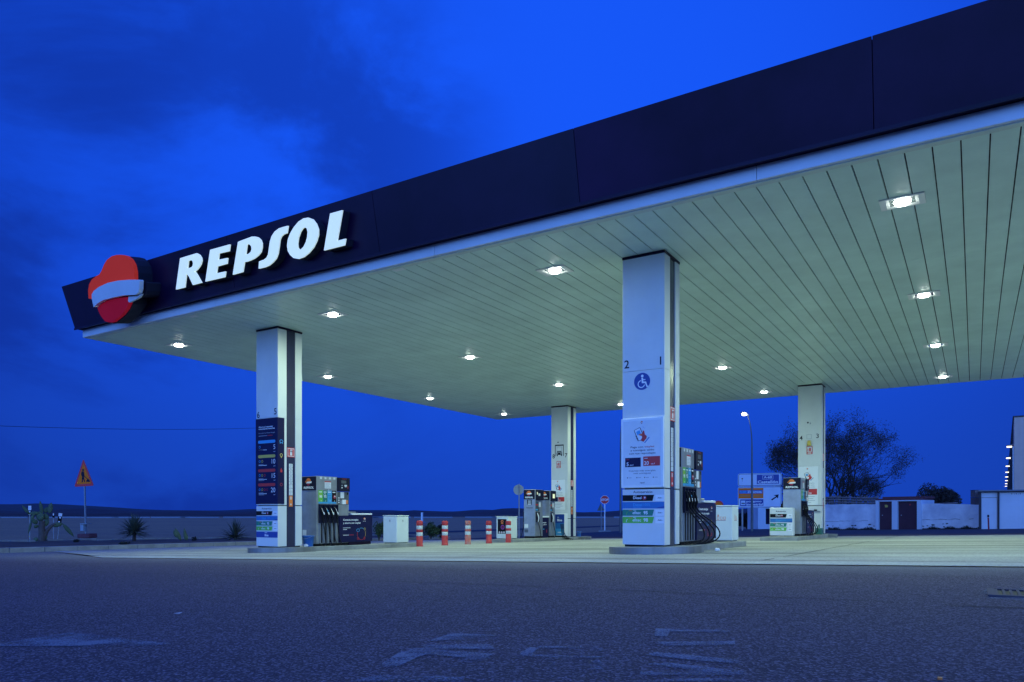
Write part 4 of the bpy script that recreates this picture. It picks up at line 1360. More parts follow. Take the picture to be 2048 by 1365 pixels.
def slim_dispenser(label, x_right, y0, L, lorry, H=1.90):
    W = .50
    xc = x_right - W / 2
    t = thing('slim_dispenser', label, 'fuel pump', (xc, y0, island_z(xc, y0)), group='slim fuel dispensers')
    w = W / 2
    mb = MB()
    mb.box(-w, w, 0.02, L, .07, H, 'steel')
    mb.box(w - .001, w + .02, .03, .06, .09, H - .02, 'galv')
    mb.build('cabinet', t, bevel=.012)
    mb = MB(); mb.box(-w + .02, w - .02, .04, L - .02, -.03, .069, 'black'); mb.build('plinth', t)
    mb = MB()
    mb.box(-w + .006, w - .006, .004, .0195, H - .38, H - .012, 'ink')
    repsol_panel(mb, Vector((0, .002, 0)), X, -Y, W - .02, H - .38, H - .012)
    mb.build('sign_panel', t)
    Of = Vector((0, .018, 0))
    if lorry:
        mb = MB()
        mb.rect(-.10, .11, 1.30, 1.50, Of, X, Z, 'ink'); mb.rect(-.06, .07, 1.36, 1.48, Of - Y * .001, X, Z, 'grey_print')
        mb.rect(-.07, .08, 1.31, 1.345, Of - Y * .001, X, Z, 'paper')
        mb.rect(-.14, .16, 1.17, 1.19, Of, X, Z, 'ink')
        mb.build('lorry_pictogram', t)
        mb = MB()
        mb.rect(-w + .03, -w + .20, .40, .55, Of, X, Z, 'paper'); mb.rect(-w + .03, -w + .20, .22, .34, Of, X, Z, 'steel_dark')
        mb.build('sticker', t)
    mb = MB()
    mb.box(w + .001, w + .06, .06, L - .02, H - .42, H - .015, 'ink')
    Oh = Vector((w + .062, 0, 0))
    if lorry:
        mb.rect(.20, .34, H - .25, H - .15, Oh, Y, Z, 'paper')
        mb.rect(.08, .14, H - .2, H - .1, Oh, Y, Z, 'screen')
    else:
        mb.rect(.16, .34, H - .31, H - .14, Oh, Y, Z, 'screen')
        mb.rect(.02, .12, H - .4, H - .1, Oh - X * .05, Y, Z, 'lightblue_print')
    mb.build('display_head', t)
    mb = MB()
    mb.rect(.06, L * .55, 1.05, 1.42, Vector((w + .002, 0, 0)), Y, Z, 'steel_dark')
    mb.rect(.08, L * .4, 1.08, 1.14, Vector((w + .004, 0, 0)), Y, Z, 'lightblue_print')
    mb.rect(.08, L * .4, 1.28, 1.33, Vector((w + .004, 0, 0)), Y, Z, 'red_print')
    mb.rect(L * .5, L * .75, 1.22, 1.42, Vector((w + .004, 0, 0)), Y, Z, 'paper')
    mb.build('product_cards', t)
    for s in (1, -1):
        mb = MB()
        mb.box(*sorted((s * (w + .001), s * (w + .05))), .06, L * .5, .62, 1.02, 'ink')
        mb.build('nozzle_bay', t)
        mb = MB()
        xo = s * (w + .065); yq = .13
        mb.tube([(xo, yq - .03, .98), (xo + s * .02, yq + .03, .86), (xo + s * .02, yq + .05, .76), (xo, yq + .03, .62)], [.018, .024, .022, .015], 'white_print' if s > 0 else 'black', n=8)
        mb.build('nozzle', t)
        mb = MB()
        P = [(xo, yq + .03, .66), (xo + s * .04, yq + .06, .45), (xo + s * .10, yq + .05, .25), (xo + s * .13, yq + .0, .05), (xo + s * .10, yq - .08, -.03), (xo - s * .02, yq, .01)]
        mb.tube(P, .014, 'rubber', n=7)
        mb.build('hose', t)
    return t
sa = slim_dispenser('slim grey dispenser with a lorry pictogram, nearest the white bin at the back island', -14.50, 24.86, .64, True)
mb = MB()
mb.box(-.24, .23, .66, 1.14, .0, .80, 'navy_print')
mb.box(-.24, .25, .66, 1.16, .805, .86, 'frame_white')
for s_, n_, O_, u_ in ((1, -Y, Vector((0, .655, 0)), X),):
    mb.text('energías', .0, .58, .05, Vector((.234, .66, 0)), Y, Z, 'white_print', width=.3, bold=.03)
    mb.text('y ahorra', .0, .50, .05, Vector((.234, .68, 0)), Y, Z, 'white_print', width=.3, bold=.03)
    mb.rect(.04, .14, .32, .36, Vector((.234, .66, 0)), Y, Z, 'lightblue_print')
    mb.rect(.30, .36, .2, .32, Vector((.234, .66, 0)), Y, Z, 'darkred_print')
mb.build('console', sa)
slim_dispenser('slim grey dispenser with a lit yellow display, standing before the back left column', -14.50, 26.05, .46, False)
# blue additive pump
xb_, yb_ = -14.46, 26.82
t = thing('additive_pump', 'bright blue printed pump cabinet at the foot of the back left column', 'fuel pump', (xb_, yb_, island_z(xb_, yb_)))
mb = MB(); mb.box(-.24, .24, 0, .28, .06, .98, 'frame_white'); mb.build('cabinet', t, bevel=.015)
mb = MB()
Of = Vector((0, -.003, 0))
mb.rect(-.20, .225, .58, .94, Of, X, Z, 'deepblue_print'); mb.rect(-.20, .225, .35, .58, Of, X, Z, 'blue_print'); mb.rect(-.20, .225, .08, .35, Of, X, Z, 'lightblue_print')
mb.text('Ad', -.10, .80, .045, Of - Y * .002, X, Z, 'white_print', bold=.02)
mb.text('Blue', -.10, .66, .09, Of - Y * .002, X, Z, 'white_print', bold=.04)
mb.rect(-.08, .08, .18, .22, Of - Y * .002, X, Z, 'paper')
mb.build('printed_front', t)
mb = MB(); mb.box(-.22, .22, .02, .26, 0, .058, 'black'); mb.build('plinth', t)
mb = MB()
for k in range(3):
    mb.tube([(.30, -.45 + .1 * k, .55), (.38, -.5 + .1 * k, .2), (.45 + .05 * k, -.55 + .05 * k, .0), (.62 + .1 * k, -.40, -.06), (.5, -.1 - .1 * k, -.02), (.25, .05, .02)], .016, 'rubber', n=7)
mb.build('hose', t)

# fuel list box on the back right island
t = thing('fuel_list_box', 'small white box with coloured fuel bands standing on the back right island', 'price board', (-4.93, 23.16, island_z(-4.93, 23.16)))
mb = MB(); mb.box(-.335, .335, 0, .30, .02, .86, 'white_clad'); mb.build('box', t, bevel=.02)
mb = MB()
fuel_list(mb, -.32, .64, [(.565, .675, 'diesel'), (.425, .54, 'blue'), (.295, .40, '95'), (.165, .27, '98')], Vector((0, -.003, 0)), 'Autoservicio', .73, .05)
mb.build('fuel_list', t)

# ============================================================ BINS, BOLLARDS, SMALL THINGS
def bin_(label, x0, x1, y0, y1, h, poster=None, marks='a'):
    xc, yc = (x0 + x1) / 2, (y0 + y1) / 2
    t = thing('litter_bin', label, 'bin', (xc, yc, island_z(xc, yc)), group='white litter bins on the islands')
    a, b_ = (x1 - x0) / 2, (y1 - y0) / 2
    mb = MB()
    mb.box(-a + .02, a - .02, -b_ + .02, b_ - .02, 0, .04, 'steel_dark')
    mb.box(-a, a, -b_, b_, .02, h - .035, 'bin_white')
    mb.build('body', t, bevel=.02)
    mb = MB(); mb.box(-a - .008, a + .008, -b_ - .008, b_ + .008, h - .03, h, 'bin_white'); mb.build('lid', t, bevel=.01)
    mb = MB()
    Oy = Vector((0, -b_ - .002, 0)); Ox = Vector((a + .002, 0, 0))
    if marks == 'a':
        for O_, u_ in ((Oy, X), (Ox, Y)):
            mb.disc(0, h * .80, .035, O_, u_, Z, 'grey_print', n=18, r_in=.031)
            mb.flat([(-.006, h * .77), (.012, h * .77), (.012, h * .85), (-.006, h * .83)], O_, u_, Z, 'ink')
    elif marks == 'b':
        for O_, u_ in ((Oy, X), (Ox, Y)):
            for q in range(3):
                xq = -.09 + .07 * q + .02
                mb.flat([(xq, h * .60), (xq + .045, h * .60), (xq + .045, h * .68), (xq + .022, h * (.76 if q == 0 else .70)), (xq, h * .68)], O_, u_, Z, 'orange_print')
                mb.flat([(xq + .008, h * .61), (xq + .037, h * .61), (xq + .037, h * .67), (xq + .022, h * .71), (xq + .008, h * .67)], O_ + (-Y if u_ == X else X) * .001, u_, Z, 'bin_white')
            mb.rect(-.1, .12, h * .575, h * .585, O_, u_, Z, 'darkred_print')
    else:
        mb.rect(-a + .06, a - .07, .20, h - .10, Oy, X, Z, 'black')
        Op = Oy - Y * .002
        mb.disc(-.0, h - .19, .055, Op, X, Z, 'orange_print', r_in=.03, n=16); mb.rect(-.05, .05, h - .28, h - .255, Op, X, Z, 'orange_print')
        mb.disc(.02, h - .40, .085, Op, X, Z, 'purple_print', r_in=.05, n=18); mb.disc(.02, h - .40, .03, Op, X, Z, 'darkred_print', n=12)
        for q in range(3): mb.disc(-.12 + .10 * q, .25, .035, Op, X, Z, 'paper', n=14); mb.disc(-.12 + .10 * q, .25, .014, Op - Y * .001, X, Z, 'red_print', n=8)
        mb.flat([(-.005, h * .77), (.01, h * .77), (.01, h * .87), (-.005, h * .85)], Ox, Y, Z, 'grey_print')
    mb.build('printed_marks', t)
bin_('white box bin between the left dispenser and the striped bollards', -14.74, -14.22, 16.44, 16.98, .82, marks='a')
bin_('white box bin with small red marks at the far end of the nearest island', -5.02, -4.50, 16.30, 16.82, .80, marks='b')
bin_('white box bin with a black poster, behind the last striped bollard', -15.02, -14.50, 22.94, 23.58, .84, marks='c')

blab = ['red and white striped bollard nearest the white bin, first of the row', 'bright red and white striped bollard, second of the row from the camera',
        'faded bollard with scratched paint in the middle of the row', 'fourth striped bollard of the row, just before the poster bin', 'striped bollard at the far end, overlapping the poster bin']
for i in range(5):
    x, y = -14.2, 17.46 + 1.255 * i
    t = thing('bollard', blab[i], 'bollard', (x, y, gz(x, y) + .008), group='red and white striped bollards in a row')
    t.rotation_euler = (random.uniform(-.012, .012), random.uniform(-.012, .02), random.uniform(0, 6))
    rm = 'bollard_worn' if i == 2 else 'bollard_red'
    r0 = .098
    mb = MB()
    prof = [(r0 + .012, 0), (r0 + .012, .02), (r0, .03), (r0, .31), (r0 - .004, .315)]
    def lathe(mb, prof, m, n=22):
        vs = [(rr * math.cos(2 * PI * q / n), rr * math.sin(2 * PI * q / n), z) for rr, z in prof for q in range(n)]
        mb.add(vs, [(a * n + q, a * n + (q + 1) % n, (a + 1) * n + (q + 1) % n, (a + 1) * n + q) for a in range(len(prof) - 1) for q in range(n)], m, smooth=True)
    lathe(mb, prof, rm)
    lathe(mb, [(r0 - .004, .425), (r0, .43), (r0, .51), (r0 - .004, .515)], rm)
    lathe(mb, [(r0 - .004, .625), (r0, .63), (r0, .752), (r0 - .008, .768), (r0 - .022, .776), (.002, .78)], rm)
    mb.build('post', t)
    mb = MB()
    lathe(mb, [(r0 - .006, .314), (r0 - .003, .318), (r0 - .003, .422), (r0 - .006, .426)], 'reflect_white')
    mb.build('reflective_band', t)
    mb = MB()
    lathe(mb, [(r0 - .006, .514), (r0 - .003, .518), (r0 - .003, .622), (r0 - .006, .626)], 'reflect_white')
    mb.build('reflective_band', t)

def bucket(label, x, y, base, r0=.12, h=.24, m='bucket_blue'):
    t = thing('bucket', label, 'bucket', (x, y, base), group='blue water buckets')
    n = 20
    mb = MB()
    vs = []
    prof = [(r0 * .78, 0), (r0, h), (r0 * 1.07, h), (r0 * 1.07, h - .02), (r0 * 1.0, h - .02)]
    vs = [(rr * math.cos(2 * PI * q / n), rr * math.sin(2 * PI * q / n), z) for rr, z in prof for q in range(n)]
    mb.add(vs, [(a * n + q, a * n + (q + 1) % n, (a + 1) * n + (q + 1) % n, (a + 1) * n + q) for a in range(len(prof) - 1) for q in range(n)], m, smooth=True)
    vs = [(rr * math.cos(2 * PI * q / n), rr * math.sin(2 * PI * q / n), z) for rr, z in [(r0 * .98, h), (r0 * .76, .03)] for q in range(n)]
    mb.add(vs, [(q, n + q, n + (q + 1) % n, (q + 1) % n) for q in range(n)], m)
    mb.add(vs[n:], [tuple(range(n))], m)
    mb.build('pail', t)
    mb = MB()
    mb.tube([(r0 * 1.05 * math.cos(a), -.02 - .12 * math.sin(a), h - .01 - .06 * math.sin(a)) for a in [PI * q / 10 for q in range(11)]], .004, 'grey_print', n=6)
    mb.build('handle', t)
bucket('blue bucket between the left front column and its dispenser', -14.22, 13.08, island_z(-14.2, 13.08), .15, .27)
bucket('small blue bucket behind the back left column', -14.26, 28.18, island_z(-14.2, 28.1), .11, .22)
# green watering can at the back right
t = thing('watering_can', 'dark green plastic can beside the back right column', 'watering can', (-4.50, 26.92, island_z(-4.5, 26.9)))
mb = MB(); mb.box(-.10, .12, -.13, .13, 0, .22, 'green_plastic'); mb.build('body', t, bevel=.03)
mb = MB()
mb.tube([(.0, -.10, .21), (.0, -.05, .32), (.0, .10, .33), (.0, .17, .24), (.0, .12, .12)], .014, 'green_plastic', n=8)
mb.build('handle', t)
# crumpled paper
def paper_scrap(label, x, y, base, s):
    mb = MB()
    r = random.Random(int(x * 10) + 3)
    bm = bmesh.new(); bmesh.ops.create_icosphere(bm, subdivisions=2, radius=s)
    for v in bm.verts: v.co *= r.uniform(.6, 1.15); v.co.z = v.co.z * .6 + s * .45
    mb.add([v.co[:] for v in bm.verts], [tuple(v.index for v in f.verts) for f in bm.faces], 'paper')
    bm.free()
    tag(mb.build('paper_scrap', loc=(x, y, base)), label, 'litter')
paper_scrap('crumpled white paper lying beside the nearest island', -3.98, 13.45, gz(-3.98, 13.45) + .01, .055)
paper_scrap('white crumpled cloth by the foot of the left front column', -14.2, 12.98, island_z(-14.2, 12.95), .07)
mb = MB(); mb.add([(-.05, -.03, 0.002), (.06, -.02, .006), (.05, .03, .012), (-.04, .035, .004), (-.05, -.03, .004), (.06, -.02, .008), (.05, .03, .014), (-.04, .035, .006)], [(3, 2, 1, 0), (4, 5, 6, 7), (0, 1, 5, 4), (1, 2, 6, 5), (2, 3, 7, 6), (3, 0, 4, 7)], 'paper')
gx_, gy_ = gp(356, 1229)
mb.v = [(a * .42, b_ * .42, c * .6) for a, b_, c in mb.v]
tag(mb.build('paper_scrap', loc=(gx_, gy_, gz(gx_, gy_) + .003)), 'tiny pale scrap lying alone on the asphalt at left', 'litter')
gx_, gy_ = gp(1880, 1362)
mb = MB(); mb.box(-.006, .006, -.008, .008, .001, .007, 'orange_print'); mb.box(-.014, -.0062, -.005, .006, .001, .005, 'wood')
tag(mb.build('paper_scrap', loc=(gx_, gy_, gz(gx_, gy_) + .003)), 'small reddish crumb on the asphalt at the lower right', 'litter')
# storm drain
gx_, gy_ = gp(2048, 1191)
t = thing('drain_grate', 'iron slotted drain grate set in the asphalt at the right edge', 'drain', (gx_, gy_, gz(gx_, gy_) + .004))
mb = MB()
mb.box(-.19, .5, -.22, -.18, .0, .010, 'iron'); mb.box(-.19, .5, .22, .26, 0, .010, 'iron')
mb.box(-.19, -.15, -.18, .22, 0, .010, 'iron'); mb.box(.42, .5, -.18, .22, 0, .010, 'iron')
mb.build('frame', t)
mb = MB()
for q in range(19):
    if q > 3: mb.box(-.305 + .039 * q, -.290 + .039 * q, -.18, .22, .001, .008, 'iron')
mb.box(-.15, .42, -.18, .22, -.001, .0, 'black')
mb.build('bars', t)
mb = MB()
gpoly(mb, [gp(*p) for p in [(1950, 1192), (1972, 1180), (2048, 1178), (2100, 1180), (2100, 1204), (1990, 1200)]], .0035, 'worn_paint')
tag(mb.build('drain_surround'), kind='structure')

# ============================================================ SIGNS ALONG THE ROADS
def yaw_to_cam(x, y): return math.atan2(-x, y)
def ground_far(x, y): return gz(x, y)
# roadworks warning sign
x, y = ray(172, 43.0)
zb_ = -1.31
t = thing('roadworks_sign', 'orange triangular roadworks sign with a red border on a grey pole', 'road sign', (x, y, zb_), yaw_to_cam(x, y) - .86)
t.rotation_euler[1] = -.035
hz = lambda py: zat(py, 43.0) - zb_
mb = MB(); mb.box(-.035, .035, -.035, .035, -.1, hz(965), 'galv'); mb.build('pole', t)
top, bot = hz(918), hz(973)
R3 = [(-.76, bot), (.76, bot), (0, top)]
mb = MB()
def tri_round(pts, rr):
    out = []
    c = Vector((sum(p[0] for p in pts) / 3, sum(p[1] for p in pts) / 3))
    for i in range(3):
        p = Vector(pts[i]); a = (Vector(pts[i - 1]) - p).normalized(); b_ = (Vector(pts[(i + 1) % 3]) - p).normalized()
        out += [tuple(p + a * rr), tuple(p + (a + b_) * rr * .35), tuple(p + b_ * rr)]
    return out
mb.extrude(tri_round(R3, .10), Vector((0, -.045, 0)), X, Z, .025, 'sign_red', 'galv')
mb.build('plate', t)
mb = MB()
cx, cz = 0, (top + 2 * bot) / 3
inner = [(p[0] * .74, cz + (p[1] - cz) * .74) for p in R3]
mb.flat(inner, Vector((0, -.047, 0)), X, Z, 'sign_orange')
Oi = Vector((0, -.049, 0))
h = top - bot; s = h / 1.6
def wp(L): return [(a * s, bot + b_ * s) for a, b_ in L]
mb.disc(-.04 * s, bot + .95 * s, .075 * s, Oi, X, Z, 'ink', n=12)
mb.flat(wp([(-.16, .88), (.02, .86), (.06, .72), (.02, .52), (-.14, .55), (-.20, .72)]), Oi, X, Z, 'ink')
mb.flat(wp([(-.14, .56), (.02, .54), (.10, .26), (.04, .24), (-.06, .44), (-.08, .24), (-.17, .24)]), Oi, X, Z, 'ink')
mb.flat(wp([(.02, .66), (.30, .42), (.28, .39), (.0, .60)]), Oi, X, Z, 'ink')
mb.flat(wp([(.16, .24), (.50, .24), (.40, .38), (.30, .44), (.22, .36)]), Oi, X, Z, 'ink')
mb.build('pictogram', t)
mb = MB(); mb.box(-.22, .30, -.2, .16, hz(1049), hz(1047), 'galv'); mb.box(-.25, -.02, -.15, .1, hz(1062), hz(1050), 'sign_back'); mb.build('bracket', t)
mb = MB(); mb.box(-.35, .55, -.3, .3, -.1, .16, 'roof_red'); mb.build('footing', t, bevel=.05)

# hazard marker boards beside the cactus
def marker(label, px, d, py0, py1, w, blocks, tilt=0):
    x, y = ray(px, d)
    z0 = zat(py1, d); z1 = zat(py0, d)
    zb_ = gz(x, y) - .1
    t = thing('marker_post', label, 'marker post', (x, y, zb_), yaw_to_cam(x, y), 'black and white marker boards by the cactus')
    t.rotation_euler[1] = tilt
    mb = MB(); mb.box(-.015, .015, .0, .03, 0, z1 - zb_ - .02, 'galv'); mb.build('stake', t)
    mb = MB(); mb.box(-w / 2, w / 2, -.02, -.001, z0 - zb_, z1 - zb_, 'black'); mb.build('board', t)
    mb = MB()
    for a, b_, c, e_ in blocks:
        hh = z1 - z0
        mb.rect(-w / 2 + w * a, -w / 2 + w * b_, z0 - zb_ + hh * c, z0 - zb_ + hh * e_, Vector((0, -.022, 0)), X, Z, 'white_print')
    mb.build('reflector', t)
marker('leftmost black and white marker board, left of the cactus', 59.5, 33.5, 1011, 1031, .13, [(.05, .95, .50, .95), (.2, .7, .28, .42), (.2, .7, .02, .12)])
marker('narrow dark marker board just left of the wider one', 107, 34.5, 1026, 1036, .09, [(.2, .75, .45, .9)])
marker('widest black and white marker board, right of the cactus', 113.5, 33.0, 1026, 1053, .155, [(.05, .95, .74, .98), (.3, .75, .60, .69), (.2, .6, .30, .38), (.0, .85, .02, .24)], tilt=.10)

# cactus: prickly pear
def pad(mb, base, direction, length, width, thick, m='cactus', face=None):
    d = Vector(direction).normalized()
    side = d.cross(face if face is not None else Vector((random.uniform(-.4, .4), 1, 0))).normalized()
    nn = d.cross(side).normalized()
    rings = []
    n = 12; k = 9
    vs = []; fs = []
    b0 = Vector(base)
    vs.append(b0)
    for i in range(1, k):
        t_ = i / k
        rr = math.sin(PI * t_ ** .85) ** .75
        for j in range(n):
            a = 2 * PI * j / n
            vs.append(b0 + d * (length * t_) + side * (width / 2 * rr * math.cos(a)) + nn * (thick / 2 * rr * math.sin(a)))
    vs.append(b0 + d * length)
    for j in range(n):
        fs.append((0, 1 + (j + 1) % n, 1 + j))
        for i in range(k - 2):
            fs.append((1 + i * n + j, 1 + i * n + (j + 1) % n, 1 + (i + 1) * n + (j + 1) % n, 1 + (i + 1) * n + j))
        fs.append((1 + (k - 2) * n + j, 1 + (k - 2) * n + (j + 1) % n, len(vs) - 1))
    mb.add(vs, fs, m, smooth=True)
    return b0 + d * length
d0 = 31.0
x, y = ray(82, d0)
zb_ = gz(-26, y) + .13
t = thing('prickly_pear', 'large prickly pear cactus with a drooping arm at the far left', 'cactus', (x, y, zb_), yaw_to_cam(x, y))
S_ = d0 / FP
def cp(px, py): return Vector(((px - 82) * S_, 0, (1091 - py) * S_))
mb = MB()
mb.tube([cp(84, 1092), cp(84, 1075), cp(83, 1060), cp(84, 1050)], [.14, .13, .12, .10], 'cactus_old', n=12)
mb.tube([cp(88, 1080), cp(92, 1070), cp(99, 1061), cp(106, 1056)], [.10, .08, .07, .05], 'cactus_old', n=10)
mb.build('trunk', t)
mb = MB()
F0 = Vector((.15, 1, 0))
def padp(a, b_, w, m='cactus', yo=0.0, face=F0):
    A = cp(*a) + Vector((0, yo, 0)); B = cp(*b_) + Vector((random.uniform(-.03, .03), yo + random.uniform(-.08, .08), 0))
    pad(mb, A, B - A, (B - A).length, w, .07, m, face)
padp((82, 1052), (80, 1030), .30); padp((80, 1034), (60, 1036), .16, 'cactus'); padp((62, 1036), (50, 1019), .13)
padp((84, 1036), (81, 1010), .14); padp((92, 1050), (88, 1034), .22, 'cactus', .1); padp((96, 1036), (101, 1013), .20)
padp((70, 1036), (64, 1052), .13); padp((66, 1050), (62, 1076), .09); padp((76, 1056), (66, 1046), .2, 'cactus', -.08)
padp((76, 1064), (72, 1058), .18); padp((86, 1062), (94, 1046), .22, 'cactus', .06); padp((88, 1034), (93, 1022), .2, 'cactus', .1)
padp((100, 1060), (121, 1056), .20); padp((119, 1056), (139, 1083), .16); padp((80, 1088), (92, 1080), .26)
padp((78, 1048), (88, 1040), .2, 'cactus', -.1); padp((76, 1090), (70, 1084), .2)
mb.build('pads', t)

def yucca(label, px, d, base_py, h_px, spread_px, n, stem, seed, leafw=.035):
    r = random.Random(seed)
    x, y = ray(px, d)
    zb_ = gz(-26, y) + .12
    t = thing('yucca', label, 'yucca', (x, y, zb_), 0, 'spiky yuccas on the planting strip')
    S_ = d / FP
    sh = stem * S_
    mb = MB(); mb.tube([(0, 0, -.1), (.02, 0, sh * .6), (0, .01, sh + .1)], [.08, .07, .05], 'bark', n=9); mb.build('stem', t)
    mb = MB()
    for i in range(n):
        a = r.uniform(0, 2 * PI); el = math.radians(r.uniform(-22, 88))
        L = S_ * (h_px * math.sin(max(el, .2)) + spread_px * math.cos(el)) * r.uniform(.82, 1.08) / max(.7, abs(math.sin(el)) + abs(math.cos(el)))
        dr = Vector((math.cos(a) * math.cos(el), math.sin(a) * math.cos(el), math.sin(el)))
        side = dr.cross(Z).normalized() if abs(dr.z) < .98 else X
        up = side.cross(dr)
        b0 = Vector((0, 0, sh + r.uniform(-.06, .12)))
        pts = []
        for k in range(5):
            tt = k / 4
            w_ = leafw * (1 - tt) ** .7 * (.7 + .5 * min(1, tt * 3)) * .5
            c = b0 + dr * (L * tt) - Z * (.10 * L * tt * tt)
            pts.append((c - side * w_ + up * w_ * .25, c + side * w_ + up * w_ * .25, c - up * w_ * .2))
        for k in range(4):
            a_, b_ = pts[k], pts[k + 1]
            mb.quad(a_[0], a_[2], b_[2], b_[0], 'yucca_leaf'); mb.quad(a_[2], a_[1], b_[1], b_[2], 'yucca_leaf')
    mb.build('leaves', t)
yucca('tall round spiky yucca between the roadworks sign and the left column', 268, 31.0, 1088, 44, 34, 190, 18, 4, .06)
yucca('low spiky yucca nearest the left front column', 470, 34.0, 1082, 42, 34, 100, 6, 9, .065)
# two small prickly pear seedlings
x, y = ray(363, 31.5)
t = thing('small_cactus', 'small cactus with two upright green pads between the yuccas', 'cactus', (x, y, gz(-26, y) + .12), yaw_to_cam(x, y))
mb = MB()
S_ = 31.5 / FP
def cp2(px, py): return Vector(((px - 363) * S_, 0, (1088 - py) * S_))
for a, b_, w in (((362, 1086), (351, 1060), .16), ((371, 1086), (368, 1060), .13), ((355, 1080), (349, 1064), .15), ((371, 1070), (374, 1086), .1)):
    A = cp2(*a); B = cp2(*b_); pad(mb, A, B - A, (B - A).length, w, .06, 'cactus', Vector((0, 1, 0)))
mb.build('pads', t)
def scrub(label, name, px, d, wpx, hpx, seed, m='leaf_green', n=900, lift=.1, cat='shrub', leaf=.05, grp=None, zb=None):
    r = random.Random(seed)
    x, y = ray(px, d)
    zb_ = (gz(max(x, -26), y) + lift) if zb is None else zb
    t = thing(name, label, cat, (x, y, zb_), 0, grp)
    S_ = d / FP; W = wpx * S_ / 2; H = hpx * S_
    mb = MB()
    for i in range(12):
        a = r.uniform(0, 6.28); rr = r.uniform(.2, .8) * W
        mb.tube([(0, 0, -.05), (rr * .4 * math.cos(a), rr * .4 * math.sin(a), H * .4), (rr * math.cos(a), rr * math.sin(a), H * r.uniform(.6, .9))], [.02 * H + .008, .012 * H + .004, .003], 'bark', n=5, caps=False)
    mb.build('stems', t)
    mb = MB()
    cl = [(r.uniform(-.55, .55) * W, r.uniform(-.55, .55) * W, r.uniform(.35, .75) * H, r.uniform(.28, .5)) for _ in range(11)]
    for i in range(n):
        c = r.choice(cl)
        v = Vector((r.gauss(0, 1), r.gauss(0, 1), r.gauss(0, 1))).normalized() * r.uniform(.5, 1.0) ** .6
        p = Vector((c[0] + v.x * W * c[3] * 1.1, c[1] + v.y * W * c[3] * 1.1, max(.03, c[2] + v.z * H * c[3] * .85)))
        q = Vector((r.gauss(0, 1), r.gauss(0, 1), r.gauss(0, 1))).normalized(); u = q.orthogonal().normalized(); w_ = q.cross(u)
        s = leaf * r.uniform(.6, 1.3)
        mb.add([p - u * s, p + w_ * s * .4, p + u * s, p - w_ * s * .4], [(0, 1, 2, 3)], m)
    mb.build('foliage', t)
    return t
scrub('dark green round bush just left of the white bin', 'bush', 758, 36.5, 24, 34, 3, 'leaf_green', 1500, leaf=.05)
scrub('dark scrubby bush seen past the first two bollards', 'bush', 862, 40, 34, 32, 5, 'leaf_green', 1300, leaf=.07)
scrub('thin grey scrub behind the second bollard', 'bush', 884, 42, 24, 26, 6, 'leaf_dusky', 700, leaf=.07)
scrub('low dry tuft in front of the tall yucca', 'dry_tuft', 247, 26.6, 26, 9, 7, 'leaf_dusky', 300, leaf=.05)
scrub('small dark weed near the small cactus', 'dry_tuft', 389, 33, 12, 9, 8, 'leaf_dusky', 200, leaf=.04)
scrub('reddish dry tuft right of the prickly pear', 'dry_tuft', 153, 30, 12, 7, 10, 'leaf_dusky', 200, leaf=.04)

# stop sign
d = 61.0; x, y = ray(1209.5, d); zb_ = gz(x, y)
t = thing('stop_sign', 'red octagonal stop sign on a pale post beyond the forecourt', 'road sign', (x, y, zb_), yaw_to_cam(x, y))
zc = zat(1000, d) - zb_
mb = MB(); mb.box(-.04, .04, 0, .05, -.1, zc + .3, 'frame_white'); mb.build('pole', t)
mb = MB()
oc = [(.375 * math.cos(PI / 8 + PI / 4 * i), zc + .375 * math.sin(PI / 8 + PI / 4 * i)) for i in range(8)]
mb.extrude(oc, Vector((0, -.03, 0)), X, Z, .02, 'frame_white', 'galv')
oc2 = [(a * .92, zc + (b_ - zc) * .92) for a, b_ in oc]
mb.flat(oc2, Vector((0, -.032, 0)), X, Z, 'sign_red')
mb.text('STOP', 0, zc - .085, .17, Vector((0, -.035, 0)), X, Z, 'white_print', 'c', width=.58, bold=.04)
mb.build('plate', t)
mb = MB(); mb.box(-.5, .5, -.3, .4, -.1, .1, 'kerbstone'); mb.build('footing', t)
# triangular sign seen from behind, left of the stop sign
d = 66.0; x, y = ray(1202, d); zb_ = gz(x, y)
t = thing('triangle_sign_back', 'dark back of a triangular sign beside the stop sign', 'road sign', (x, y, zb_), yaw_to_cam(x, y) + .5)
z0, z1 = zat(1022, d) - zb_, zat(1007, d) - zb_
mb = MB(); mb.box(-.03, .03, -.05, .01, -.1, z1 - .1, 'galv'); mb.build('pole', t)
mb = MB(); mb.extrude([(-.38, z0), (.38, z0), (0, z1)], Vector((0, .02, 0)), X, Z, .02, 'steel_dark', 'steel_dark'); mb.build('plate', t)
# round sign seen from behind
d = 38.5; x, y = ray(1037, d); zb_ = gz(x, y)
t = thing('round_sign_back', 'round pale sign seen from behind on a grey pole left of the back pumps', 'road sign', (x, y, zb_), yaw_to_cam(x, y))
zc = zat(980, d) - zb_
mb = MB(); mb.tube([(.03, 0, -.1), (.03, 0, zc + .30)], .032, 'galv', n=10); mb.build('pole', t)
mb = MB(); mb.cyl(0, 0, 0, .02, .27, 'sign_back', n=32)
mb.v = [(a, .045 + c, zc + b_) for a, b_, c in mb.v]; mb.build('plate', t)
mb = MB(); mb.box(-.2, .26, .032, .045, zc + .12, zc + .16, 'galv'); mb.box(-.2, .26, .032, .045, zc - .16, zc - .12, 'galv'); mb.build('bracket', t)
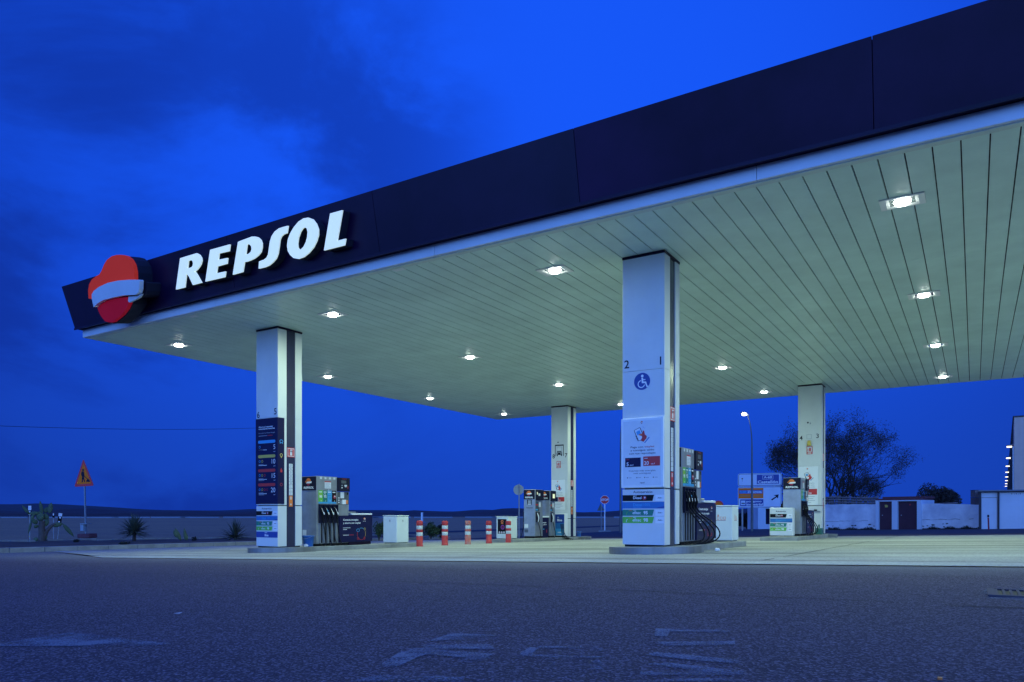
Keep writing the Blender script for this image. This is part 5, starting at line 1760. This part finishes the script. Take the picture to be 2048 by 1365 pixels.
# round orange sign peeping over the near bin
d = 52; x, y = ray(1437, d); zb_ = gz(x, y)
t = thing('round_road_sign', 'round red and orange sign peeping over the bin of the nearest island', 'road sign', (x, y, zb_), yaw_to_cam(x, y))
zc = zat(1011, d) - zb_
mb = MB(); mb.box(-.03, .03, 0, .05, -.1, zc, 'galv'); mb.build('pole', t)
mb = MB()
mb.extrude([(.33 * math.cos(2 * PI * i / 28), zc + .33 * math.sin(2 * PI * i / 28)) for i in range(28)], Vector((0, -.02, 0)), X, Z, .02, 'sign_red', 'galv')
mb.disc(0, zc, .23, Vector((0, -.023, 0)), X, Z, 'sign_orange'); mb.build('plate', t)
# small white post far out in the field
d = 120; x, y = ray(844, d)
mb = MB(); mb.box(-.14, .14, -.1, .1, 0, zat(1025, d) - gz(x, y), 'frame_white'); mb.box(-.5, .5, -.4, .4, -.05, .25, 'far_wall')
tag(mb.build('field_post', loc=(x, y, gz(x, y) - .04)), 'tiny white post out in the field above the first bollard', 'post')

# direction sign
d = 50.0; x, y = ray(1520.5, d); zb_ = gz(x, y)
t = thing('direction_sign', 'large white two-panel direction sign with blue and orange fields', 'road sign', (x, y, zb_), yaw_to_cam(x, y) - .10)
S_ = d / FP
def sx_(px): return (px - 1520.5) * S_
def sz_(py): return (1028 - py) * S_ - zb_
mb = MB()
for px_ in (1486, 1547): mb.box(sx_(px_) - .05, sx_(px_) + .05, .0, .1, -.1, sz_(949), 'galv')
mb.build('posts', t)
def rrect(x0, x1, z0, z1, r_):
    out = []
    for cx_, cz_, a0 in ((x1 - r_, z0 + r_, -PI / 2), (x1 - r_, z1 - r_, 0), (x0 + r_, z1 - r_, PI / 2), (x0 + r_, z0 + r_, PI)):
        out += [(cx_ + r_ * math.cos(a0 + PI / 2 * q / 4), cz_ + r_ * math.sin(a0 + PI / 2 * q / 4)) for q in range(5)]
    return out
def panel(z0, z1):
    mb = MB()
    x0, x1 = sx_(1477.5), sx_(1561)
    mb.extrude(rrect(x0, x1, z0, z1, .13), Vector((0, -.03, 0)), X, Z, .03, 'hut_white', 'galv')
    mb.flat(rrect(x0 + .03, x1 - .03, z0 + .03, z1 - .03, .10), Vector((0, -.032, 0)), X, Z, 'ink')
    mb.flat(rrect(x0 + .055, x1 - .055, z0 + .055, z1 - .055, .085), Vector((0, -.034, 0)), X, Z, 'hut_white')
    return mb
Os = Vector((0, -.036, 0)); Os2 = Vector((0, -.039, 0))
mb = panel(sz_(972.5), sz_(947)); up_ = mb.build('upper_panel', t)
mb = MB()
mb.rect(sx_(1514), sx_(1556), sz_(968.5), sz_(950), Os, X, Z, 'deepblue_print')
mb.text('A-68', sx_(1535), sz_(957.5), .155, Os2, X, Z, 'white_print', 'c', width=.52, bold=.02)
for a, b_, c, e_ in ((1525, 1545, 959.5, 959.0), (1525, 1545, 951.8, 951.3), (1525, 1525.5, 959.5, 951.3), (1544.5, 1545, 959.5, 951.3)):
    mb.rect(sx_(a), sx_(b_), sz_(c), sz_(e_), Os2, X, Z, 'white_print')
mb.text('Castellón', sx_(1535), sz_(967.2), .19, Os2, X, Z, 'white_print', 'c', width=1.30, bold=.03)
mb.disc(sx_(1486), sz_(957.5), .05, Os, X, Z, 'ink', n=12); mb.rect(sx_(1485.6), sx_(1486.6), sz_(963), sz_(960), Os, X, Z, 'grey_print')
mb.build('lettering', up_)
mb = panel(sz_(1016), sz_(973.5)); lo_ = mb.build('lower_panel', t)
mb = MB()
mb.rect(sx_(1478.6), sx_(1526.5), sz_(997), sz_(976.5), Os, X, Z, 'sign_orange')
mb.rect(sx_(1480), sx_(1525), sz_(987.5), sz_(980.5), Os2, X, Z, 'blue_print')
mb.text('A-68', sx_(1481), sz_(986), .14, Os2 - Y * .002, X, Z, 'lightblue_print', width=.40, bold=.02)
mb.text('Zaragoza', sx_(1496), sz_(986), .15, Os2 - Y * .002, X, Z, 'white_print', width=.92, bold=.02)
mb.rect(sx_(1481), sx_(1525), sz_(994), sz_(989.5), Os2, X, Z, 'orange_print')
mb.rect(sx_(1482), sx_(1526.5), sz_(1012.5), sz_(999), Os, X, Z, 'deepblue_print')
mb.rect(sx_(1483.5), sx_(1492), sz_(1010.5), sz_(1001.5), Os2, X, Z, 'hut_white')
mb.rect(sx_(1484.5), sx_(1491), sz_(1008), sz_(1006), Os2 - Y * .001, X, Z, 'ink')
mb.text('polígono', sx_(1494), sz_(1004.8), .125, Os2, X, Z, 'white_print', width=.98, bold=.03)
mb.text('industrial', sx_(1494), sz_(1011.3), .15, Os2, X, Z, 'white_print', width=1.06, bold=.03)
mb.flat([(sx_(a), sz_(b_)) for a, b_ in [(1541, 999.5), (1550.5, 993.3), (1546, 991.2), (1555.5, 989.6), (1553.8, 998), (1551.8, 995.3), (1543, 1001.5)]], Os, X, Z, 'ink')
mb.build('lettering', lo_)

# street lamps
def street_lamp(label, px, d, top_py, lit, arm, side):
    x, y = ray(px, d); zb_ = gz(x, y)
    t = thing('street_lamp', label, 'street lamp', (x, y, zb_), yaw_to_cam(x, y), 'slender street lamps beyond the canopy')
    H = zat(top_py, d) - zb_
    mb = MB()
    path = [(0, 0, -.1), (0, 0, 1.2), (0, 0, H * .72)]
    for k in range(1, 7):
        u = k / 6
        path.append((-side * arm * (u ** 2), 0, H * .72 + H * .28 * (1 - (1 - u) ** 1.25) ** 1.0))
    mb.tube(path, [.09, .08, .05] + [.042 - .003 * k for k in range(6)], 'steel_dark', n=10)
    mb.build('pole', t)
    e = Vector(path[-1])
    mb = MB()
    mb.tube([e + Vector((side * .12, 0, -.06)), e + Vector((-side * .05, 0, .03)), e + Vector((-side * .30, 0, .10)), e + Vector((-side * .42, 0, .10))], [.06, .12, .13, .03], 'galv', n=10)
    mb.build('lantern', t)
    if lit:
        mb = MB()
        mb.tube([e + Vector((-side * .02, -.07, -.02)), e + Vector((-side * .12, -.07, .02)), e + Vector((-side * .26, -.07, .03)), e + Vector((-side * .34, -.07, .04))], [.04, .105, .105, .03], 'street_lamp_glow', n=12)
        mb.build('lamp_lens', t)
        ld = bpy.data.lights.new('street_light', 'POINT'); ld.energy = 12; ld.color = (.9, .97, 1); ld.shadow_soft_size = .15
        lo = bpy.data.objects.new('bulb_light', ld); COL.objects.link(lo); lo.parent = t; lo.location = e + Vector((-side * .18, -.35, -.25))
    return t
street_lamp('lit slender street lamp standing left of the direction sign', 1504, 47.5, 829, True, .30, 1)
street_lamp('unlit slender street lamp half hidden behind the nearest column', 1241, 54.0, 812, False, -.6, 1)

# overhead cable on the left
mb = MB()
p0 = Vector((*ray(-60, 60), zat(850, 60))); p1 = Vector((*ray(560, 100), zat(854.5, 100)))
mb.tube([p0.lerp(p1, i / 24) - Z * (.35 * 4 * (i / 24) * (1 - i / 24)) for i in range(25)], .022, 'cable', n=6)
tag(mb.build('overhead_cable'), 'thin dark overhead cable crossing the sky at left', 'cable')

# ============================================================ RIGHT BACKGROUND
YW = 50.5
def wall_run(name, label, xa, ya, xb, yb, top_a, top_b, th=.25):
    mb = MB()
    a = Vector((xa, ya, 0)); b_ = Vector((xb, yb, 0)); n = (b_ - a).cross(Z).normalized()
    L = (b_ - a).length; k = max(2, int(L / .35))
    r = random.Random(int(xa * 7))
    fr = []; bk = []
    for i in range(k + 1):
        p = a.lerp(b_, i / k); g = gz(p.x, p.y) - .15
        top = top_a + (top_b - top_a) * i / k + r.uniform(-.018, .018)
        fr.append((p + n * 0 + Z * g, p + Z * top)); bk.append((p - n * th + Z * g, p - n * th + Z * top))
    for i in range(k):
        mb.quad(fr[i][0], fr[i + 1][0], fr[i + 1][1], fr[i][1], 'wall_white')
        mb.quad(bk[i + 1][0], bk[i][0], bk[i][1], bk[i + 1][1], 'wall_white')
        mb.quad(fr[i][1], fr[i + 1][1], bk[i + 1][1], bk[i][1], 'wall_white')
    mb.quad(fr[0][0], fr[0][1], bk[0][1], bk[0][0], 'wall_white'); mb.quad(fr[k][1], fr[k][0], bk[k][0], bk[k][1], 'wall_white')
    t = thing(name, label, 'wall', (0, 0, 0))
    o = mb.build('masonry', t)
    # long horizontal crack and peeled plaster low down
    mb = MB()
    prev = None
    for i in range(int(L / .22)):
        u = i * .22 / L
        p = a.lerp(b_, u) + n * .006
        zc = gz(p.x, p.y) + .52 + r.uniform(-.025, .025)
        cur = p + Z * zc
        if prev and r.random() > .12:
            w_ = r.uniform(.008, .022)
            mb.quad(prev, cur, cur + Z * w_, prev + Z * w_, 'crack_dark')
        prev = cur
    for i in range(int(L * 7)):
        u = r.random(); p = a.lerp(b_, u) + n * .005
        zc = gz(p.x, p.y) + r.uniform(.02, .42) ** 1.0 * r.random()
        s = r.uniform(.03, .11); k_ = r.randint(5, 7)
        cpt = p + Z * zc; du = (b_ - a).normalized()
        pts = [cpt + du * (s * r.uniform(.5, 1.4) * math.cos(6.28 * q / k_)) + Z * (s * .5 * r.uniform(.5, 1.2) * math.sin(6.28 * q / k_)) for q in range(k_)]
        mb.add(pts, [tuple(range(k_))], 'crack')
    mb.build('plaster_damage', t)
xa, ya = ray(1640, 46.5); xl, yl = ray(1753, 43.6)
wall_run('white_wall', 'whitewashed boundary wall left of the two-door shed', xa, ya, xl, yl, zat(1009.5, 46.5), zat(1009, 43.6))
xr, yr = ray(1844, 41.6); xe, ye = ray(1962, 39.2)
wall_run('white_wall', 'whitewashed boundary wall between the two-door shed and the low hut', xr, yr, xe, ye, zat(1008, 41.6), zat(1009.5, 39.2))
# shed with two doors
L_ = math.hypot(xr - xl, yr - yl); ang = math.atan2(yr - yl, xr - xl)
zb_ = gz(xl, yl) - .05
t = thing('two_door_shed', 'small white shed with two dark maroon doors in the boundary wall', 'shed', (xl, yl, zb_), ang)
ks_ = L_ / (1844 - 1753)
def hx(px): return (px - 1753) * ks_
hz2 = lambda py: zat(py, 42.6) - zb_
mb = MB()
T_ = hz2(1001)
for a, b_ in ((1753, 1759.5), (1786.5, 1798), (1836, 1844)):
    mb.box(hx(a), hx(b_), -.12, 1.6, -.1, T_, 'hut_white')
mb.box(hx(1759.5), hx(1786.5), -.119, 1.6, hz2(1003), T_, 'hut_white'); mb.box(hx(1798), hx(1836), -.119, 1.6, hz2(1003), T_, 'hut_white')
mb.box(hx(1753) + .01, hx(1844) - .01, 1.5, 1.61, -.1, T_ - .01, 'hut_white')
mb.build('wall', t)
mb = MB(); mb.box(hx(1752) , hx(1840), -.05, 1.7, T_ + .003, T_ + .10, 'roof_red'); mb.box(hx(1757), hx(1842), .5, 1.8, T_ + .10, T_ + .22, 'roof_red'); mb.build('roof', t)
for a, b_ in ((1760, 1786), (1798.5, 1835.5)):
    mb = MB(); mb.box(hx(a), hx(b_), .0, .05, .02, hz2(1003.5), 'door_maroon')
    dr = mb.build('door', t)
    mb = MB()
    mb.disc(hx(a) + .15, hz2(1031), .035, Vector((0, -.004, 0)), X, Z, 'galv', n=10)
    if a == 1760: mb.flat([(hx(1771), hz2(1015)), (hx(1770), hz2(1010.5)), (hx(1773), hz2(1009.5)), (hx(1777), hz2(1011.5)), (hx(1776), hz2(1015))], Vector((0, -.004, 0)), X, Z, 'yellow_print')
    else: mb.disc(hx(1821), hz2(1010), .045, Vector((0, -.004, 0)), X, Z, 'red_print', n=12)
    mb.build('handle', dr)
# lattice fence behind the left wall
t = thing('pallet_fence', 'rough wooden lattice fence rising above the white wall', 'fence', (0, 0, 0))
mb = MB()
r = random.Random(21)
for i in range(26):
    px_ = 1645 + i * 4.4 + r.uniform(-.8, .8)
    x_, y_ = ray(px_, 50.5); zt_ = zat(992 + r.uniform(-1.5, 4), 50.5)
    mb.box(x_ - .045, x_ + .045, y_, y_ + .03, gz(x_, y_), zt_, 'wood')
mb.build('uprights', t)
mb = MB()
for py_ in (996, 1001, 1006):
    p0 = Vector((*ray(1643, 50.45), zat(py_ - .5, 50.45))); p1 = Vector((*ray(1757, 50.45), zat(py_ + .5, 50.45)))
    mb.tube([p0, p0.lerp(p1, .3) + Z * .03, p0.lerp(p1, .7) - Z * .02, p1], .045, 'wood', n=4)
mb.build('rails', t)
t = thing('rubble_pile', 'low pile of dark boards beyond the right stretch of white wall', 'pile of boards', (*ray(1880, 50), 0))
mb = MB()
for i in range(16):
    a_ = r.uniform(-2.8, 2.2); zz_ = zat(1008, 50) - .5 + .035 * i
    L2 = r.uniform(.6, 1.6) * (1 - i / 26)
    mb.tube([(a_ * (1 - i / 20) - L2, r.uniform(-.4, .4), zz_), (a_ * (1 - i / 20) + L2, r.uniform(-.4, .4), zz_ + r.uniform(-.05, .08))], [.06, .05], 'wood', n=5)
mb.box(-3, 2.6, -.5, .5, gz(0, 50), zat(1008, 50) - .45, 'wood')
mb.build('boards', t)

# weeds along the foot of the boundary walls
mb = MB()
r = random.Random(77)
for (pa, da, pb, db) in ((1640, 46.3, 1752, 43.4), (1845, 41.4, 1955, 39.1)):
    for i in range(900):
        u = r.random(); c = math.sin(u * 21 + da) * .5 + .5
        x_, y_ = ray(pa + (pb - pa) * u, da + (db - da) * u - r.uniform(.02, .35))
        h = r.uniform(.04, .16) * (.45 + c); a = r.uniform(0, 3.14); g = gz(x_, y_)
        dx, dy = .02 * math.cos(a), .02 * math.sin(a)
        mb.add([(x_ - dx, y_ - dy, g), (x_ + dx, y_ + dy, g), (x_ + r.uniform(-.06, .06), y_ + r.uniform(-.06, .06), g + h)], [(0, 1, 2)], 'leaf_dusky')
tag(mb.build('weeds'), kind='stuff')

# low white hut at the right edge
dH = 38.5
xh, yh = ray(1957, dH); zb_ = gz(xh, yh) - .03
t = thing('low_hut', 'low pale hut with dark posts and a flat roof at the right edge', 'hut', (xh, yh, zb_), -.02)
S_ = dH / FP
def hx3(px):
    v = FWD + RGT * ((px - 1024) / FP)
    return yh * v.x / v.y - xh
hz3 = lambda py: (1028 - py) * S_ - zb_
W3 = hx3(2330)
mb = MB()
mb.box(hx3(1960), W3, .06, 4.0, -.15, hz3(986), 'hut_white')
mb.build('wall', t)
mb = MB()
mb.box(hx3(1963), hx3(1994.5), .02, .058, .02, hz3(996.5), 'hut_white')
mb.box(hx3(1963), hx3(1994.5), .0, .058, hz3(996.5) + .0, hz3(995.3), 'galv')
mb.build('door', t)
mb = MB()
for a, b_ in ((1957.5, 1962.5), (1994.8, 1999), (2120, 2124), (2240, 2244)): mb.box(hx3(a), hx3(b_), -.04, .059, -.15, hz3(985.5), 'dark_clad')
mb.build('posts', t)
mb = MB()
mb.box(hx3(1955), W3 + .1, -.10, 4.2, hz3(985.3), hz3(983.5), 'dark_clad'); mb.box(hx3(1957), W3 + .12, -.13, 4.22, hz3(983.4), hz3(981), 'far_wall')
mb.build('roof', t)
mb = MB()
for i, px_ in enumerate((2023, 2028, 2032, 2036, 2040)):
    mb.rect(hx3(px_), hx3(px_ + 1.2), hz3(990), hz3(988 + (i % 2)), Vector((0, .055, 0)), X, Z, 'crack')
mb.build('rust_marks', t)
# thing behind: dark crate stack at hut's left
mb = MB()
for k in range(3): mb.box(-.22, .18, -.2, .2, .42 * k, .42 * k + .38, 'wood'); mb.box(-.24, .2, -.21, .21, .42 * k + .385, .42 * k + .405, 'dark_clad')
x_, y_ = ray(1953.5, 41.5); tag(mb.build('crate_stack', loc=(x_, y_, zat(1008.5, 41.5) - .46 ), rotz=YAW), 'dark crates stacked behind the wall beside the low hut', 'crates')
# dark red post in front of hut
x_, y_ = ray(1977.5, 36.5); zb_ = gz(x_, y_)
t = thing('hut_bollard', 'dark red leaning post in front of the low hut', 'bollard', (x_, y_, zb_), 0)
t.rotation_euler = (0, -.04, YAW)
mb = MB(); mb.cyl(0, 0, -.05, .62, .035, 'darkred_print', n=12); mb.build('post', t)
mb = MB(); mb.cyl(0, 0, .62, .74, .042, 'ink', n=12); mb.cyl(0, 0, .60, .625, .040, 'reflect_white', n=12); mb.build('cap', t)

# small white building behind the direction sign
d = 56; x_, y_ = ray(1532, d); zb_ = gz(x_, y_) - .1
S_ = d / FP
t = thing('transformer_hut', 'small white building with a dark doorway behind the direction sign', 'building', (x_, y_, zb_), YAW)
q3 = lambda px: (px - 1532) * S_
r3 = lambda py: (1028 - py) * S_ - zb_
mb = MB()
mb.box(q3(1516), q3(1531.5), .0, 2.5, -.1, r3(1014), 'hut_white')
mb.box(q3(1531.5), q3(1546), .0, 2.5, -.1, r3(1049), 'hut_white'); mb.box(q3(1531.5), q3(1580), .0, 2.5, r3(1018), r3(1014), 'hut_white'); mb.box(q3(1545), q3(1580), .0, 2.5, -.1, r3(1018), 'hut_white')
mb.box(q3(1531), q3(1546), .5, .6, r3(1050), r3(1017), 'navy_print')
mb.build('wall', t)
mb = MB()
mb.add([(q3(1526), -.2, r3(1014)), (q3(1584), -.2, r3(1014)), (q3(1584), 2.7, r3(1014)), (q3(1526), 2.7, r3(1014)), (q3(1529), -.1, r3(1011.5)), (q3(1580), 0, r3(1009)), (q3(1580), 2.5, r3(1009)), (q3(1529), 2.5, r3(1010.5))],
       [(3, 2, 1, 0), (4, 5, 6, 7), (0, 1, 5, 4), (1, 2, 6, 5), (2, 3, 7, 6), (3, 0, 4, 7)], 'roof_red')
mb.build('roof', t)
# dark hedge between sign posts
scrub('dark cypress-like hedge seen under the direction sign', 'hedge', 1494, 60, 44, 30, 31, 'leaf_dusky', 2600, lift=0, cat='hedge', leaf=.16)

# warehouse
dW = 60.0
xw, yw = ray(2028, dW); zb_ = gz(xw, yw) - .1
t = thing('warehouse', 'tall grey ribbed warehouse at the right edge with wall lamps down its side', 'building', (xw, yw, zb_), math.radians(-1.6))
Hw = zat(833, dW) - zb_
mb = MB()
LW = 112.0; FW = 16.0
k = 0
xq = 0.0
while xq < FW:
    mb.box(xq, xq + 1.01, -.02, .0, -.2, Hw - .08, 'corrugated')
    for q in (0.0, .34, .68):
        mb.box(xq + q + .02, xq + q + .06, -.045, -.021, -.2, Hw - .08, 'corrugated')
    xq += 1.02
mb.box(.01, FW, .001, LW, -.2, Hw - .1, 'corrugated')
mb.build('wall', t)
mb = MB(); mb.box(-.08, FW + .1, -.10, LW + .1, Hw - .078, Hw + .02, 'dark_clad'); mb.build('roof', t)
mb = MB()
for q in range(14): mb.box(-.10, -.02, 4 + q * 8, 4.3 + q * 8, -.2, Hw - .5, 'dark_clad')
mb.build('buttresses', t)
mb = MB(); mb.box(-.09, -.03, .02, .10, 2.0, zat(893, dW) - zb_, 'white_print'); mb.build('downpipe', t)
for i in range(8):
    yy = 1.0 + i * 15.0
    zl = zat(893, dW) - zb_ + .12
    mb = MB()
    mb.box(-.30, -.02, yy - .03, yy + .03, zl + .06, zl + .11, 'galv')
    mb.box(-.50, -.12, yy - .2, yy + .2, zl - .02, zl + .06, 'dark_clad')
    lam = mb.build('wall_lamp', t)
    mb = MB(); mb.box(-.49, -.13, yy - .19, yy + .19, zl - .12, zl - .022, 'wall_lamp_glow'); mb.build('lamp_lens', lam)
mb = MB()
sx3 = 1.55
for a, b_ in (((1.5, 4.6), (2.1, 4.62)),):
    mb.rect(1.0, 1.7, Hw - 2.45, Hw - 2.3, Vector((0, -.05, 0)), X, Z, 'ink'); mb.rect(1.25, 1.42, Hw - 3.0, Hw - 2.45, Vector((0, -.05, 0)), X, Z, 'ink')
mb.build('wall_marking', t)

# ============================================================ TREES
def branch_tree(label, px, d, base_py, top_py, half_px, seed, m_leaf, n_trunks=4, leaves=4500, depth=6, squat=1.0, lean=0.0, leafs=.10):
    r = random.Random(seed)
    x, y = ray(px, d); zb_ = gz(x, y)
    t = thing('tree', label, 'tree', (x, y, zb_), YAW, 'trees beyond the boundary wall')
    H = zat(top_py, d) - zb_; Wd = half_px * d / FP
    tr = MB(); tw = MB(); tips = []
    c0 = Vector((0, 0, H * .60))
    def inside(p):
        th = math.atan2(p.z - H * .5, p.x)
        return ((p.x / Wd) ** 2 + (p.y / Wd) ** 2 + ((p.z - H * .58) / (H * .44)) ** 2) * (1.08 + .22 * math.sin(5 * th + seed) + .15 * math.sin(11 * th + 2 * seed))
    def grow(p, dr, L, rad, dep):
        n = 3
        pts = [p]; q = p.copy(); dd = dr.copy()
        for i in range(n):
            dd = (dd + Vector((r.gauss(0, .13), r.gauss(0, .13), r.gauss(.02, .10)))).normalized()
            q = q + dd * (L / n); pts.append(q.copy())
        if inside(q) > 1.12 and dep < 4: return
        rs = [rad * (1 - .32 * i / n) for i in range(n + 1)]
        (tr if dep > 2 else tw).tube(pts, rs, 'bark', n=7 if dep > 3 else 4 if dep > 1 else 3, caps=False)
        if dep <= 1: tips.extend(pts[1:])
        if dep == 0: return
        kids = r.choice((2, 3, 3)) if dep > 1 else r.choice((3, 4))
        for kq in range(kids):
            ax = dd.orthogonal().normalized()
            ax = Matrix.Rotation(r.uniform(0, 6.283), 3, dd) @ ax
            an = r.uniform(.28, .72)
            nd = (Matrix.Rotation(an, 3, ax) @ dd)
            nd = (nd + Vector((nd.x * .15, nd.y * .15, .05 - .05 * (dep < 2)))).normalized()
            bp = pts[-1] if kq == 0 else pts[-1].lerp(pts[-2], r.uniform(0, .9))
            grow(bp, nd, L * r.uniform(.68, .88), rs[-1] * r.uniform(.62, .78), dep - 1)
    for k in range(n_trunks):
        a = 6.283 * k / n_trunks + r.uniform(-.4, .4); sp = r.uniform(.10, .62) * squat
        dr = Vector((math.cos(a) * sp + lean, math.sin(a) * sp * .7, 1)).normalized()
        grow(Vector((math.cos(a) * .12, math.sin(a) * .12, -.1)), dr, H * .27, H * .016, depth)
    tr.build('trunk', t)
    cr = tw
    for i in range(leaves):
        p = r.choice(tips) + Vector((r.gauss(0, .16), r.gauss(0, .16), r.gauss(0, .14)))
        if inside(p) > 1.25: continue
        q = Vector((r.gauss(0, 1), r.gauss(0, 1), r.gauss(0, 1))).normalized(); u = q.orthogonal().normalized(); w_ = q.cross(u)
        s = leafs * r.uniform(.5, 1.2)
        cr.add([p - u * s, p + w_ * s * .35, p + u * s, p - w_ * s * .35], [(0, 1, 2, 3)], m_leaf)
    cr.build('crown', t)
    return t
branch_tree('big airy tree with bare fanning branches behind the back right column', 1668, 58, 1050, 815, 136, 11, 'leaf_dry', 11, 32000, 6, 1.35, leafs=.068)
branch_tree('low twiggy tree at the foot of the big airy one', 1712, 55, 1050, 925, 50, 15, 'leaf_dry', 9, 8000, 5, 1.2, leafs=.055)
scrub('rounded dark bush crown rising behind the right stretch of wall', 'large_bush', 1882, 62, 88, 62, 41, 'leaf_dry', 9000, lift=0, cat='bush', leaf=.085, zb=zat(1030, 62))
# utility mast far away
x_, y_ = ray(1760.5, 90)
mb = MB(); mb.cyl(0, 0, 0, zat(985, 90) - gz(x_, y_), .06, 'galv', r1=.03, n=8)
tag(mb.build('thin_mast', loc=(x_, y_, gz(x_, y_))), 'thin mast standing above the shed roof', 'mast')
